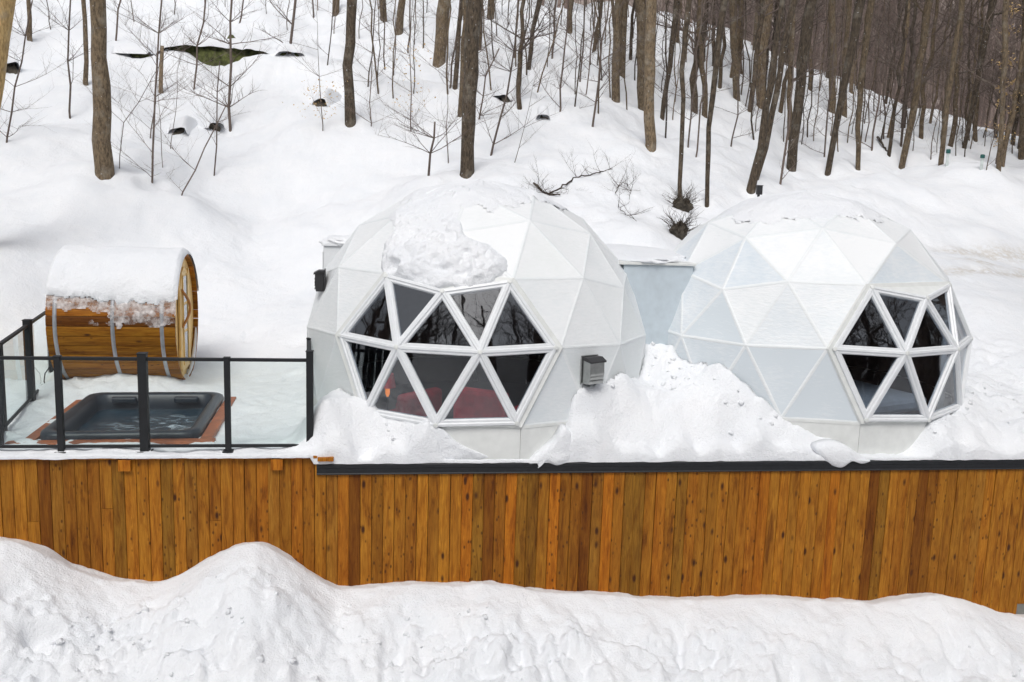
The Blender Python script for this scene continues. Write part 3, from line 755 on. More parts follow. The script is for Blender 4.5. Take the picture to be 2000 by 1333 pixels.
snow_cap(D1C, P1, [(750, 536), (800, 549), (866, 573), (935, 557), (1000, 528), (994, 503), (965, 480), (925, 468), (902, 450), (888, 425), (900, 395), (918, 372), (925, 362), (880, 356), (840, 364), (795, 390), (758, 404), (768, 440), (752, 480), (744, 512)],
         'thick trodden snow heap lying above the window of the left dome', th1, -45, 50, 20, 86, 220, 1, 2.6)
def th2(A, L, sd): return 0.018 + 0.02 * np.maximum(fbm(A * .1, L * .1, 3), -.4)
snow_cap(D1C, P1, [(-180, 62), (-90, 60), (-40, 64), (0, 60), (60, 66), (100, 58), (180, 62), (180, 92), (-180, 92)], 'thin snow film on the crown of the left dome', th2, -180, 180, 45, 89.5, 160, 8, 5, False)
snow_cap(D2C, P2, [(-180, 60), (-90, 57), (-40, 60), (0, 62), (60, 56), (100, 58), (180, 60), (180, 92), (-180, 92)], 'thin snow film on the crown of the right dome', th2, -180, 180, 42, 89.5, 160, 4, 6, False)

# rooms behind the panes
def dl(C, phi, x, y, z): return np.array([C[0], C[1], 0]) + rz(np.array([x, y, z], float), phi)
def sofa(loc, rot, w, label, cat):
    r = empty('armchair' if w < 1.2 else 'sofa', loc, label, cat, None, rot)
    MB().box((0, 0, .25), (w, .8, .28)).build('base', REDF, r, bevel=.05)
    MB().box((0, -.02, .46), (w - .36, .66, .14)).build('cushion', REDF, r, bevel=.05)
    MB().box((0, .36, .62), (w, .18, .62)).build('backrest', REDF, r, bevel=.07)
    for s in (-1, 1): MB().box((s * (w / 2 - .09), 0, .44), (.18, .78, .36)).build('armrest', REDF, r, bevel=.06)
    return r
p = dl(D1C, P1, 0.52, -1.45, -.12); sofa(p, P1 + math.radians(165), 0.8, 'red armchair seen from behind through the lower right pane of the left dome', 'armchair')
p = dl(D1C, P1, -0.85, -1.15, -.30); sofa(p, P1 + math.radians(-120), 0.8, 'red armchair low behind the lower left pane of the left dome', 'armchair')
lp = at_depth(757, 765, 12.25); lp[2] = lp[2] - 1.0
lamp = empty('floor_lamp', lp, 'small glowing orange lamp beside a red armchair in the left dome', 'lamp')
MB().tube([(0, 0, 0), (0, 0, .03)], .14, 16).build('base', DARKM, lamp); MB().tube([(0, 0, .03), (0, 0, .93)], .012, 8).build('pole', DARKM, lamp)
em = bpy.data.materials.new('lamp_glow'); em.use_nodes = True; em.node_tree.nodes.clear(); e_ = em.node_tree.nodes.new('ShaderNodeEmission'); e_.inputs[0].default_value = (1, .25, .03, 1); e_.inputs[1].default_value = 1.1
o_ = em.node_tree.nodes.new('ShaderNodeOutputMaterial'); em.node_tree.links.new(e_.outputs[0], o_.inputs[0])
MB().tube([(0, 0, .93), (0, 0, .97), (0, 0, 1.05), (0, 0, 1.09)], [.012, .03, .03, .01], 12).build('bulb', em, lamp, smooth=True)
MB().tube([(0, 0, 1.06), (0, 0, 1.24)], [.11, .08], 20, caps=False).build('shade', REDF, lamp)
b = empty('bed', dl(D2C, P2, 0.1, -0.9, .04), 'bed with white pillows dimly seen inside the right dome', 'bed', None, P2)
MB().box((0, 0, .2), (1.6, 2.0, .3)).build('base', DARKM, b, bevel=.02); MB().box((0, 0, .45), (1.62, 2.02, .22)).build('mattress', LINEN, b, bevel=.07)
for s in (-.4, .4): MB().box((s, .75, .64), (.6, .4, .16)).build('pillow', LINEN, b, bevel=.07)
cu = MB(); vs = []; n_ = 60
for i in range(n_ + 1):
    a = math.radians(24 + 22 * i / n_); r_ = 2.28 + .03 * math.sin(i * 1.1)
    for z in (.06, 1.75): q = (r_ if z < 1 else r_ - .06); vs.append((q * math.sin(a), -q * math.cos(a), z))
cu.add(vs, [(2 * i, 2 * i + 2, 2 * i + 3, 2 * i + 1) for i in range(n_)])
c_ = cu.build('curtain', CURT, None, smooth=True); c_.location = (D2C[0], D2C[1], 0); c_.rotation_euler = (0, 0, P2); tag(c_, 'pale grey curtain drawn behind the rightmost panes of the right dome', 'curtain')

# stainless vent hood on the left dome, right of its window
def vent(loc, out_az, label, s=1.0, m=STEEL):
    r = empty('vent_hood', loc, label, 'vent', None, out_az)
    w, h, d = .125 * s, .17 * s, .13 * s
    MB().box((0, .015, 0), (2 * w + .04, .02, 2 * h + .04)).build('flange', m, r, bevel=.004)
    pr = [(-w, 0, -h), (-w, -d, -h), (-w, -d * 1.15, -h * .2), (-w, -d * 1.1, h * .75), (-w, -d * .6, h), (-w, 0, h)]
    MB().prism(pr, (2 * w, 0, 0)).build('body', m, r, recalc=True, bevel=.004)
    MB().prism([(-w - .012, 0, h + .004), (-w - .012, -d * .65, h + .006), (-w - .012, -d * 1.28, h * .78), (-w - .012, -d * 1.28, h * .66), (-w - .012, 0, h * .8)], (2 * w + .024, 0, 0)).build('cover', DARKM, r, recalc=True)
    for i in range(4): MB().box((0, -d * 1.12, -h * .75 + i * h * .32), (2 * w * .86, .012, .012)).build('louvre', m, r)
    return r
c = on_sphere(1152, 722, D1C, DR * 0.985); a = math.atan2(c[0] - D1C[0], -(c[1] - D1C[1]))
vent((c[0] + .0, c[1], c[2]), a, 'stainless steel vent hood on the left dome, right of its window')
c = on_sphere(634, 548, D1C, DR * 1.0); a = math.atan2(c[0] - D1C[0], -(c[1] - D1C[1]))
vent((c[0] - .02, c[1] + .15, c[2] - .02), a - .25, 'small black vent hood on the left shoulder of the left dome', .85, DARKM)
# grey box behind the left shoulder of the left dome, corridor between the domes
b0 = at_depth(664, 515, 15.2)
bx = empty('utility_box', (b0[0], b0[1], 0), 'white metal cabinet topped with snow behind the left edge of the left dome', 'cabinet')
MB().box((0, 0, b0[2] / 2 + .15), (.5, .5, b0[2] + .3)).build('body', WHITE, bx, bevel=.01); MB().box((0, 0, b0[2] + .315), (.56, .56, .03)).build('lid', WHITE, bx, bevel=.004)
MB().box((-.262, 0, b0[2] - .2), (.012, .42, .8)).build('door', WHITE, bx, bevel=.003)
sn = link('snow_layer', blob('snow_layer', None, (.29, .29, .10), 5, None, sub=4), SNOW); sn.location = (b0[0], b0[1], b0[2] + .36); tag(sn, 'pillow of snow on the white cabinet behind the left dome', 'snow')
cr = empty('connecting_corridor', (2.42, 4.3, 0), 'flat roofed grey corridor joining the two domes', 'corridor')
cz_ = on_y(1280, 517, 1.85)[2]
MB().box2((-.55, -2.45, -.1), (.50, .9, cz_ - .012)).build('wall', CORR, cr, bevel=.01)
MB().box2((-.62, -2.48, cz_ - .010), (.53, .94, cz_ + .03)).build('roof', FASCIA, cr, bevel=.006)
rs = link('snow_layer', blob('snow_layer', None, (.85, 1.85, .13), 9, None, sub=5, amp=.12), SNOW); rs.location = (2.45, 3.65, cz_ + .03); tag(rs, 'flat layer of snow on the corridor roof between the domes', 'snow')

# ------------------------------------------------------------------ barrel sauna
SR = 1.07; SL = 1.90
fc = on_z(366, 621, 1.17); SA = math.radians(2.0)
sx_, sy_ = math.cos(SA), math.sin(SA)
sau = empty('barrel_sauna', (fc[0] - sx_ * SL / 2, fc[1] - sy_ * SL / 2, fc[2]), 'wooden barrel sauna on its side, thick snow on top', 'barrel sauna', None, SA)
NS = 42
stave_m = PLANK.copy(); stave_m.name = 'cedar_stave'
for n_ in stave_m.node_tree.nodes:
    if n_.type == 'MAPPING':
        s_ = n_.inputs['Scale'].default_value
        n_.inputs['Scale'].default_value = (s_[2], s_[0], s_[0])
for i in range(NS):
    a0 = 2 * math.pi * i / NS; a1 = 2 * math.pi * (i + 1) / NS - 0.006; mb = MB(); vs = []
    for X in (-SL / 2, SL / 2):
        for (a, r) in ((a0, SR - .04), (a0, SR - .004), (a0 + .02, SR), ((a0 + a1) / 2, SR + .002), (a1 - .02, SR), (a1, SR - .004), (a1, SR - .04)):
            vs.append((X, -math.cos(a) * r, math.sin(a) * r))
    mb.add(vs, [(j, (j + 1) % 7, 7 + (j + 1) % 7, 7 + j) for j in range(7)] + [(0, 1, 2, 3, 4, 5, 6), (13, 12, 11, 10, 9, 8, 7)])
    o = mb.build('stave', stave_m, sau, recalc=True); f = random.uniform(.62, 1.15); o.color = (f, f * random.uniform(.9, 1.1), f, 1)
    zc = math.sin((a0 + a1) / 2)
    if math.cos(a0) > 0 and 0.02 < zc < .16: o.color = (.36, .30, .28, 1)
for u in (-SL / 2 + .13, 0.02, SL / 2 - .20):
    vs = []; fs = []; n_ = 64
    for k in range(n_):
        a = 2 * math.pi * k / n_
        for (du, r) in ((-.03, SR + .002), (-.028, SR + .007), (.028, SR + .007), (.03, SR + .002)): vs.append((u + du, -math.cos(a) * r, math.sin(a) * r))
    for k in range(n_):
        k2 = (k + 1) % n_
        for j in range(3): fs.append((k * 4 + j, k2 * 4 + j, k2 * 4 + j + 1, k * 4 + j + 1))
    MB().add(vs, fs).build('steel_band', GALV, sau, recalc=True, smooth=True)
for X, m_ in ((SL / 2 - .11, PINE), (-SL / 2 + .08, PINE)):
    nb = 13
    for i in range(nb):           # end wall of upright boards
        y0 = -1.03 + 2.06 * i / nb; y1 = -1.03 + 2.06 * (i + 1) / nb - .004; vs = []
        top = [(y, math.sqrt(max(1.032 ** 2 - y * y, .0001))) for y in (y0, (y0 + y1) / 2, y1)]
        poly = [(X, y, z) for y, z in top] + [(X, y, -z) for y, z in top[::-1]]
        o = MB().prism(poly, (.03, 0, 0)).build('end_board', m_, sau, recalc=True)
# door with frame, three curved-head panes and an arched handle
X = SL / 2 - .08
dr = MB().prism([(X + .002, y, z) for y, z in ((-.33, -.86), (.33, -.86), (.36, -.4), (.36, .5), (.22, .78), (0, .86), (-.22, .78), (-.36, .5), (-.36, -.4))], (.045, 0, 0)).build('door', PINE, sau, recalc=True, bevel=.008)
for (za, zb) in ((-.74, -.24), (-.19, .22), (.27, .70)):
    MB().box((X + .050, .0, (za + zb) / 2), (.006, .36, zb - za)).build('pane', GLASS, dr)
    MB().box((X + .0485, .0, (za + zb) / 2), (.002, .36, zb - za)).build('pane_backing', DARKM, dr)
    MB().box((X + .055, -.20, (za + zb) / 2), (.02, .04, zb - za + .06)).build('glazing_bead', PINE, dr); MB().box((X + .055, .20, (za + zb) / 2), (.02, .04, zb - za + .06)).build('glazing_bead', PINE, dr)
hp = [(X + .05 + .10 * math.sin(math.pi * t / 12), -.29 + .16 * math.sin(math.pi * t / 12), -.12 + .62 * t / 12) for t in range(13)]
MB().tube(hp, .022, 8).build('handle', CEDARE, dr, smooth=True)
for s in (-1, 1): MB().box((X + .03, s * .40, 0), (.03, .06, 1.6)).build('door_frame', PINE, sau)
n_ = 150; U = np.linspace(-SL / 2 - .03, SL / 2 + .03, n_); TH = np.linspace(math.radians(-8), math.radians(178), n_); UU, TT = np.meshgrid(U, TH)
edge = math.radians(23) + .12 * fbm(UU * 1.6 + 4, UU * 0, 3) + .07 * fbm(UU * 9, TT * 6, 3)
ed = np.clip((TT - edge) / .10, -1, 1); eb = np.clip((math.radians(160) - TT) / .12, -1, 1)
eu = np.clip(np.minimum(UU - U[0], U[-1] - UU) / .07, 0, 1)
T = (.035 + .065 * np.sin(np.clip(TT, 0, math.pi)) + .03 * fbm(UU * 2.2, TT * 3, 4) - .03 * np.exp(-((TT - .95) / .16) ** 2))
h = np.where((ed > 0) & (eb > 0), np.sqrt(np.clip(np.minimum(ed, eb), 0, 1)) * T * np.sqrt(eu), -.05)
ice = smooth(.0, .22, fbm(UU * 3.2, TT * 5 + 3, 4, .6) - 1.6 * (edge - TT))     # thin frozen crust below the edge
h = np.maximum(h, np.where((TT < -9) & (TT > edge - .30) & (eu > 0.2), -.05 + .068 * ice, -.05))
Rr = SR + h
me = grid_mesh('snow_layer', UU, -np.cos(TT) * Rr, np.sin(TT) * Rr, mask=(h > -.045))
sc = link('snow_layer', me, SNOW); sc.location = sau.location; sc.rotation_euler = sau.rotation_euler; tag(sc, 'thick rounded snow lying along the barrel sauna', 'snow')
icem, nt, p_ = mat('clear_ice_crust'); v = coords(nt); p_.inputs['Base Color'].default_value = (.80, .76, .75, 1); p_.inputs['Roughness'].default_value = .3
nt.links.new(ramp(nt, noise(nt, v, 7, 5, .65), [(.40, (.12, .12, .12)), (.66, (.85, .85, .85))]), p_.inputs['Alpha']); bump(nt, p_, noise(nt, v, 14, 4, .6), .6, .03)
n1_ = fbm(UU * 2.6, TT * 3.5 + 3, 4, .6); low = .16 + .30 * np.clip(n1_ + .12, 0, 1) + .16 * np.clip(vnoise(UU * 6.5, UU * 0 + 3), 0, 1)
hi_ = .012 + .020 * np.abs(fbm(UU * 5, TT * 7, 3))
mk = (TT > edge - low) & (TT < edge + .12) & (eu > .3)
ic = link('ice_crust', grid_mesh('ice_crust', UU, -np.cos(TT) * (SR + hi_), np.sin(TT) * (SR + hi_), mask=mk), icem); ic.location = sau.location; ic.rotation_euler = sau.rotation_euler; tag(ic, 'frozen translucent crust below the snow on the barrel sauna front', 'ice')
# snow plastered along the lower lip of the barrel mouth
ring = []
for k in range(17):
    a = math.radians(-88 + 70 * k / 16 + 0); ring.append((SL / 2 - .03, math.cos(a) * (SR - .06), math.sin(a) * (SR - .06)))
o = MB().tube(ring, [.012 + .022 * math.sin(math.pi * k / 16) for k in range(17)], 8).build('snow_ridge', SNOW, None, smooth=True)
o.location = sau.location; o.rotation_euler = sau.rotation_euler; tag(o, 'ridge of snow inside the lower lip of the barrel sauna mouth', 'snow')

# ------------------------------------------------------------------ sunken hot tub
def rrect(w, d, r, z, n=8):
    pts = []
    for cx, cy, a0 in ((w / 2 - r, -d / 2 + r, -90), (w / 2 - r, d / 2 - r, 0), (-w / 2 + r, d / 2 - r, 90), (-w / 2 + r, -d / 2 + r, 180)):
        for k in range(n + 1):
            a = math.radians(a0 + 90 * k / n); pts.append((cx + r * math.cos(a), cy + r * math.sin(a), z))
    return pts
tub = empty('hot_tub', (TUBC[0], TUBC[1], 0.0), 'sunken charcoal hot tub with foaming water behind the glass railing', 'hot tub', None, math.radians(2.0))
tub.delta_location = (0, 0, 0)
W_, D_ = TUBW, TUBD
loops = [rrect(W_ + .0, D_, .22, .06), rrect(W_ + .02, D_ + .02, .22, .15), rrect(W_, D_, .22, .19), rrect(W_ - .06, D_ - .06, .21, .21), rrect(W_ - .24, D_ - .24, .19, .205), rrect(W_ - .30, D_ - .30, .18, .18), rrect(W_ - .34, D_ - .34, .17, .02),
         rrect(W_ - .40, D_ - .40, .17, -.30), rrect(W_ - .7, D_ - .7, .15, -.42), rrect(W_ - .8, D_ - .8, .15, -.8)]
vs = [p for l in loops for p in l]; m = len(loops[0]); fs = []
for l in range(len(loops) - 1):
    for k in range(m): fs.append((l * m + k, l * m + (k + 1) % m, (l + 1) * m + (k + 1) % m, (l + 1) * m + k))
fs.append(tuple((len(loops) - 1) * m + k for k in range(m)))
MB().add(vs, fs).build('shell', TUBM, tub, smooth=True)
wm, nt, p_ = mat('spa_water'); v = coords(nt)
n1 = noise(nt, coords(nt, (1, 1.6, 1)), 3.4, 8, 0.72, 1.2); foam = ramp(nt, n1, [(0.50, (0, 0, 0)), (0.60, (1, 1, 1))])
gx = N(nt, 'ShaderNodeTexGradient', gradient_type='SPHERICAL'); mp = N(nt, 'ShaderNodeMapping'); mp.inputs['Location'].default_value = (-.32, .25, 0); mp.inputs['Scale'].default_value = (.95, .95, 1)
tc = N(nt, 'ShaderNodeTexCoord'); nt.links.new(tc.outputs['Object'], mp.inputs[0]); nt.links.new(mp.outputs[0], gx.inputs[0])
fm = math_n(nt, 'MULTIPLY', foam, ramp(nt, gx.outputs[0], [(0.0, (0, 0, 0)), (0.6, (.9, .9, .9))]), True)
nt.links.new(mix(nt, fm, (0.012, 0.032, 0.05), (.45, .53, .58)), p_.inputs['Base Color']); p_.inputs['Roughness'].default_value = .12; bump(nt, p_, n1, .6, .03)
gxx, gyy = np.meshgrid(np.linspace(-W_ / 2 + .16, W_ / 2 - .16, 60), np.linspace(-D_ / 2 + .16, D_ / 2 - .16, 60))
o = link('water', grid_mesh('water', gxx, gyy, -.03 + .03 * fbm(gxx * 5, gyy * 5, 4)), wm, tub)
for (cx, cy) in ((-.45, D_ / 2 - .22), (.45, D_ / 2 - .22)): MB().box((cx, cy, .13), (.36, .09, .10)).build('headrest', TUBM, tub, bevel=.03)
# boards round the tub, half under snow
plat = empty('tub_surround', (TUBC[0], TUBC[1], 0), 'reddish board frame around the hot tub, edges under snow', 'deck frame', None, math.radians(2.0))
for (x0_, y0_, x1_, y1_) in ((-W_ / 2 - .32, -D_ / 2 - .16, W_ / 2 + .22, -D_ / 2 - .015),):
    MB().box2((x0_, y0_, .06), (x1_, y1_, .125)).build('board', REDWOOD, plat, bevel=.004)
for i in range(1): MB().box2((-W_ / 2 - .02 - .15 * (i + 1) + .004, -D_ / 2 - .012, .06), (-W_ / 2 - .02 - .15 * i, D_ / 2 + .012, .122 + .002 * i)).build('board', REDWOOD, plat, bevel=.004)
MB().box2((W_ / 2 + .02, -D_ / 2 - .012, .06), (W_ / 2 + .17, D_ / 2 + .012, .122)).build('board', REDWOOD, plat, bevel=.004)

# ------------------------------------------------------------------ black railing with glass panels
ZR = 1.285; ZD = 0.09; ZB = 0.165
rail = empty('glass_railing', (-5, .24, 0), 'black metal railing with clear glass panels along the front of the hot tub deck', 'railing')
L_ = lambda p: (p[0] + 5, p[1] - .24, p[2])
def railing(root, org, posts, top, glass=True, z_low=ZB):
    for i, (x, y, w, zt) in enumerate(posts):
        q = np.array([x, y, 0]) - org
        o = MB().box((q[0], q[1], (ZD + zt) / 2), (w, w, zt - ZD)).build('post', BLACK, root, bevel=.006)
        MB().box((q[0], q[1], zt + .006), (w + .012, w + .012, .012)).build('post_cap', BLACK, o, bevel=.003)
        MB().box((q[0], q[1], ZD + .008), (w + .06, w + .06, .016)).build('base_plate', BLACK, o, bevel=.003)
    for i in range(len(posts) - 1):
        a = np.array([*posts[i][:2], 0]) - org; b = np.array([*posts[i + 1][:2], 0]) - org; d = b - a; L = np.linalg.norm(d); d /= L; ang = math.atan2(d[1], d[0]); rot = Matrix.Rotation(ang, 3, 'Z')
        wa, wb = posts[i][2] / 2 + .001, posts[i + 1][2] / 2 + .001; c = a + d * (wa + (L - wb - wa) / 2); ln = L - wa - wb
        MB().box((c[0], c[1], top - .02), (ln, .05, .04), rot).build('top_rail', BLACK, root, bevel=.005)
        MB().box((c[0], c[1], z_low), (ln, .04, .035), rot).build('bottom_rail', BLACK, root, bevel=.004)
        MB().box((c[0], c[1], (z_low + top) / 2 - .01), (ln - .004, .008, top - z_low - .062), rot).build('glass_panel', RGLASS, root)
px_ = [on_y(a, 700, .24)[0] for a in (112, 278, 443, 605)]
front = [(-8.4, .24, .06, ZR), (-6.95, .24, .06, ZR), (px_[0], .24, .075, ZR), (px_[1], .24, .105, ZR + .045), (px_[2], .24, .07, ZR), (px_[3], .24, .085, ZR + .09)]
railing(rail, np.array([-5, .24, 0]), front, ZR)
r2 = empty('glass_railing', (-2.6, 1.8, 0), 'black glass railing seen edge on beside the left dome', 'railing')
railing(r2, np.array([-2.6, 1.8, 0]), [(px_[3] - .01, .34, .06, ZR - .01), (-2.66, 1.8, .06, ZR), (-2.74, 3.30, .085, ZR + .06)], ZR - .01)
r3 = empty('glass_railing', (-6.6, 1.9, 0), 'black glass railing running back along the left side of the deck', 'railing')
railing(r3, np.array([-6.6, 1.9, 0]), [(-6.28, -.35 + .75, .07, ZR), (-6.535, 1.16, .075, ZR), (-6.83, 2.92, .105, ZR + .05), (-7.10, 4.55, .075, ZR), (-7.45, 6.2, .075, ZR)], ZR)
ca = [at_depth(a, b_, 14.6) for a, b_ in ((108, 713), (96, 718), (88, 730), (86, 745), (91, 760), (93, 775))]
o = MB().tube([Vector(q) for q in ca], .009, 6).build('cable', BLACK, None, smooth=True); tag(o, 'thin looped black cable hanging behind the left end of the barrel sauna', 'cable')
# ------------------------------------------------------------------ trees
FWH = np.array([FW[0], FW[1], 0]); FWH /= np.linalg.norm(FWH)
def up_at(px, py, P):              # point on the upright plane through P that faces the camera
    d = ray(px, py); return CAM + d * (((P - CAM) @ FWH) / (d @ FWH))
def grow(mb, r, p, d, L, rad, lev, sides=4, gravity=0.12):
    n = 5 if L > .8 else 4; pts = [p.copy()]; dd = d.copy()
    for i in range(n):
        dd = dd + np.array([r.uniform(-.16, .16), r.uniform(-.16, .16), r.uniform(-.06, gravity)]); dd /= np.linalg.norm(dd); pts.append(pts[-1] + dd * L / n)
    mb.tube([Vector(q) for q in pts], [rad * (1 - .75 * i / n) for i in range(n + 1)], sides, caps=False)
    if lev > 0:
        for i in range(1, n + 1):
            for _ in range(r.choice((1, 1, 2)) if lev > 1 else 1):
                a = r.uniform(0, 6.28); sd = np.array([math.cos(a), math.sin(a), r.uniform(-.2, .6)]); nd = dd * .75 + sd * .75; nd /= np.linalg.norm(nd)
                grow(mb, r, pts[i], nd, L * r.uniform(.3, .55), rad * .45, lev - 1, 3, gravity)
def trunk_path(wp, r, Hh, wob):
    """wp: world points low to high; continues to total height Hh"""
    wp = [np.array(w, float) for w in wp]; wp[0] = wp[0] + (wp[0] - wp[1]) / np.linalg.norm(wp[0] - wp[1]) * .45
    while wp[-1][2] < wp[0][2] + Hh:
        d = wp[-1] - wp[-2]; d /= np.linalg.norm(d); d = d * .85 + np.array([r.uniform(-.03, .03), r.uniform(-.03, .03), .18]); d /= np.linalg.norm(d); wp.append(wp[-1] + d * 2.2)
    out = []
    for i in range(len(wp) - 1):
        L = np.linalg.norm(wp[i + 1] - wp[i]); n = max(1, int(L / .55))
        for k in range(n): out.append(wp[i] * (1 - k / n) + wp[i + 1] * k / n)
    out.append(wp[-1])
    P = np.array(out)
    if wob:
        s = r.uniform(0, 99)
        for i in range(1, len(P)):
            P[i, 0] += wob * mnoise.noise(Vector((s, P[i, 2] * 1.1, 0))); P[i, 1] += wob * mnoise.noise(Vector((s, P[i, 2] * 1.1, 7)))
    return P
def tree(pts, wb, wt, label, kind='big', seed=1, Hh=None, m=None, col=1.0, nb=None, name=None, snag=False, group=None):
    r = random.Random(seed); bx, by = pts[0]
    B = hit(bx, by)
    if B is None: B = at_depth(bx, by, 45)
    dep = (B - CAM) @ FW; wp = [B] + [up_at(a, b, B) for a, b in pts[1:]]
    Hh = Hh or (r.uniform(11, 15) if kind == 'big' else r.uniform(5, 8))
    if snag: Hh = 0
    rb = wb * dep / F_PX / 2; rt = wt * dep / F_PX / 2
    P = trunk_path(wp, r, Hh, .06 if kind == 'big' else .10)
    zt = wp[-1][2]; rad = []
    for q in P:
        t = (q[2] - P[0][2]) / max(zt - P[0][2], .1)
        v = rb + (rt - rb) * t if t < 1 else rt * max(.12, 1 - .75 * (q[2] - zt) / max(P[-1][2] - zt, .5))
        v *= 1 + (.10 if kind == 'big' else .06) * mnoise.noise(Vector((q[2] * 1.7, seed * 3.1, 0)))
        if kind == 'big': v *= 1 + .12 * math.exp(-max(q[2] - B[2], 0) / .35)
        rad.append(v)
    root = empty(name or ('tree' if kind == 'big' else 'sapling'), B, label, 'tree' if kind == 'big' else 'sapling', group)
    mb = MB(); ns = 14 if kind == 'big' else 7
    mb.tube([Vector(q - B) for q in P], rad, ns, caps=snag)
    if kind == 'big':
        vs = mb.v
        for i, v in enumerate(vs):
            nz = mnoise.noise(Vector((v[0] * 6, v[1] * 6, v[2] * 1.3)) + Vector((seed, 0, 0))) * rb * .16
            k = i // ns; c = P[min(k, len(P) - 1)] - B; dx, dy = v[0] - c[0], v[1] - c[1]; L = math.hypot(dx, dy) + 1e-6
            vs[i] = (v[0] + dx / L * nz, v[1] + dy / L * nz, v[2])
    t = mb.build('trunk', m or (BARK if kind == 'big' else TWIG), root, smooth=True); t.color = (col, col * .98, col * .95, 1)
    nb = nb if nb is not None else (10 if kind == 'big' else 16)
    if nb:
        mb = MB(); zlo = .35 if kind != 'big' else .45
        for i in range(nb):
            k = int(len(P) * r.uniform(zlo if kind == 'big' else .18, .98)); k = min(k, len(P) - 2); q = P[k] - B; a = r.uniform(0, 6.28)
            d = np.array([math.cos(a), math.sin(a), r.uniform(.15, .9)]); d /= np.linalg.norm(d)
            L = (r.uniform(1.5, 3.5) if kind == 'big' else r.uniform(.7, 1.9)) * (1 - .4 * k / len(P))
            grow(mb, r, q, d, L, max(rad[k] * .42, .006) if kind != 'big' else rad[k] * .3, 2, 4)
        o = mb.build('crown', m or (BARK if kind == 'big' else TWIG), root); o.color = (col, col * .97, col * .95, 1)
    TREES.append((bx, by, wb, pts[-1][0] - bx, label)); return root, B
TREES = []
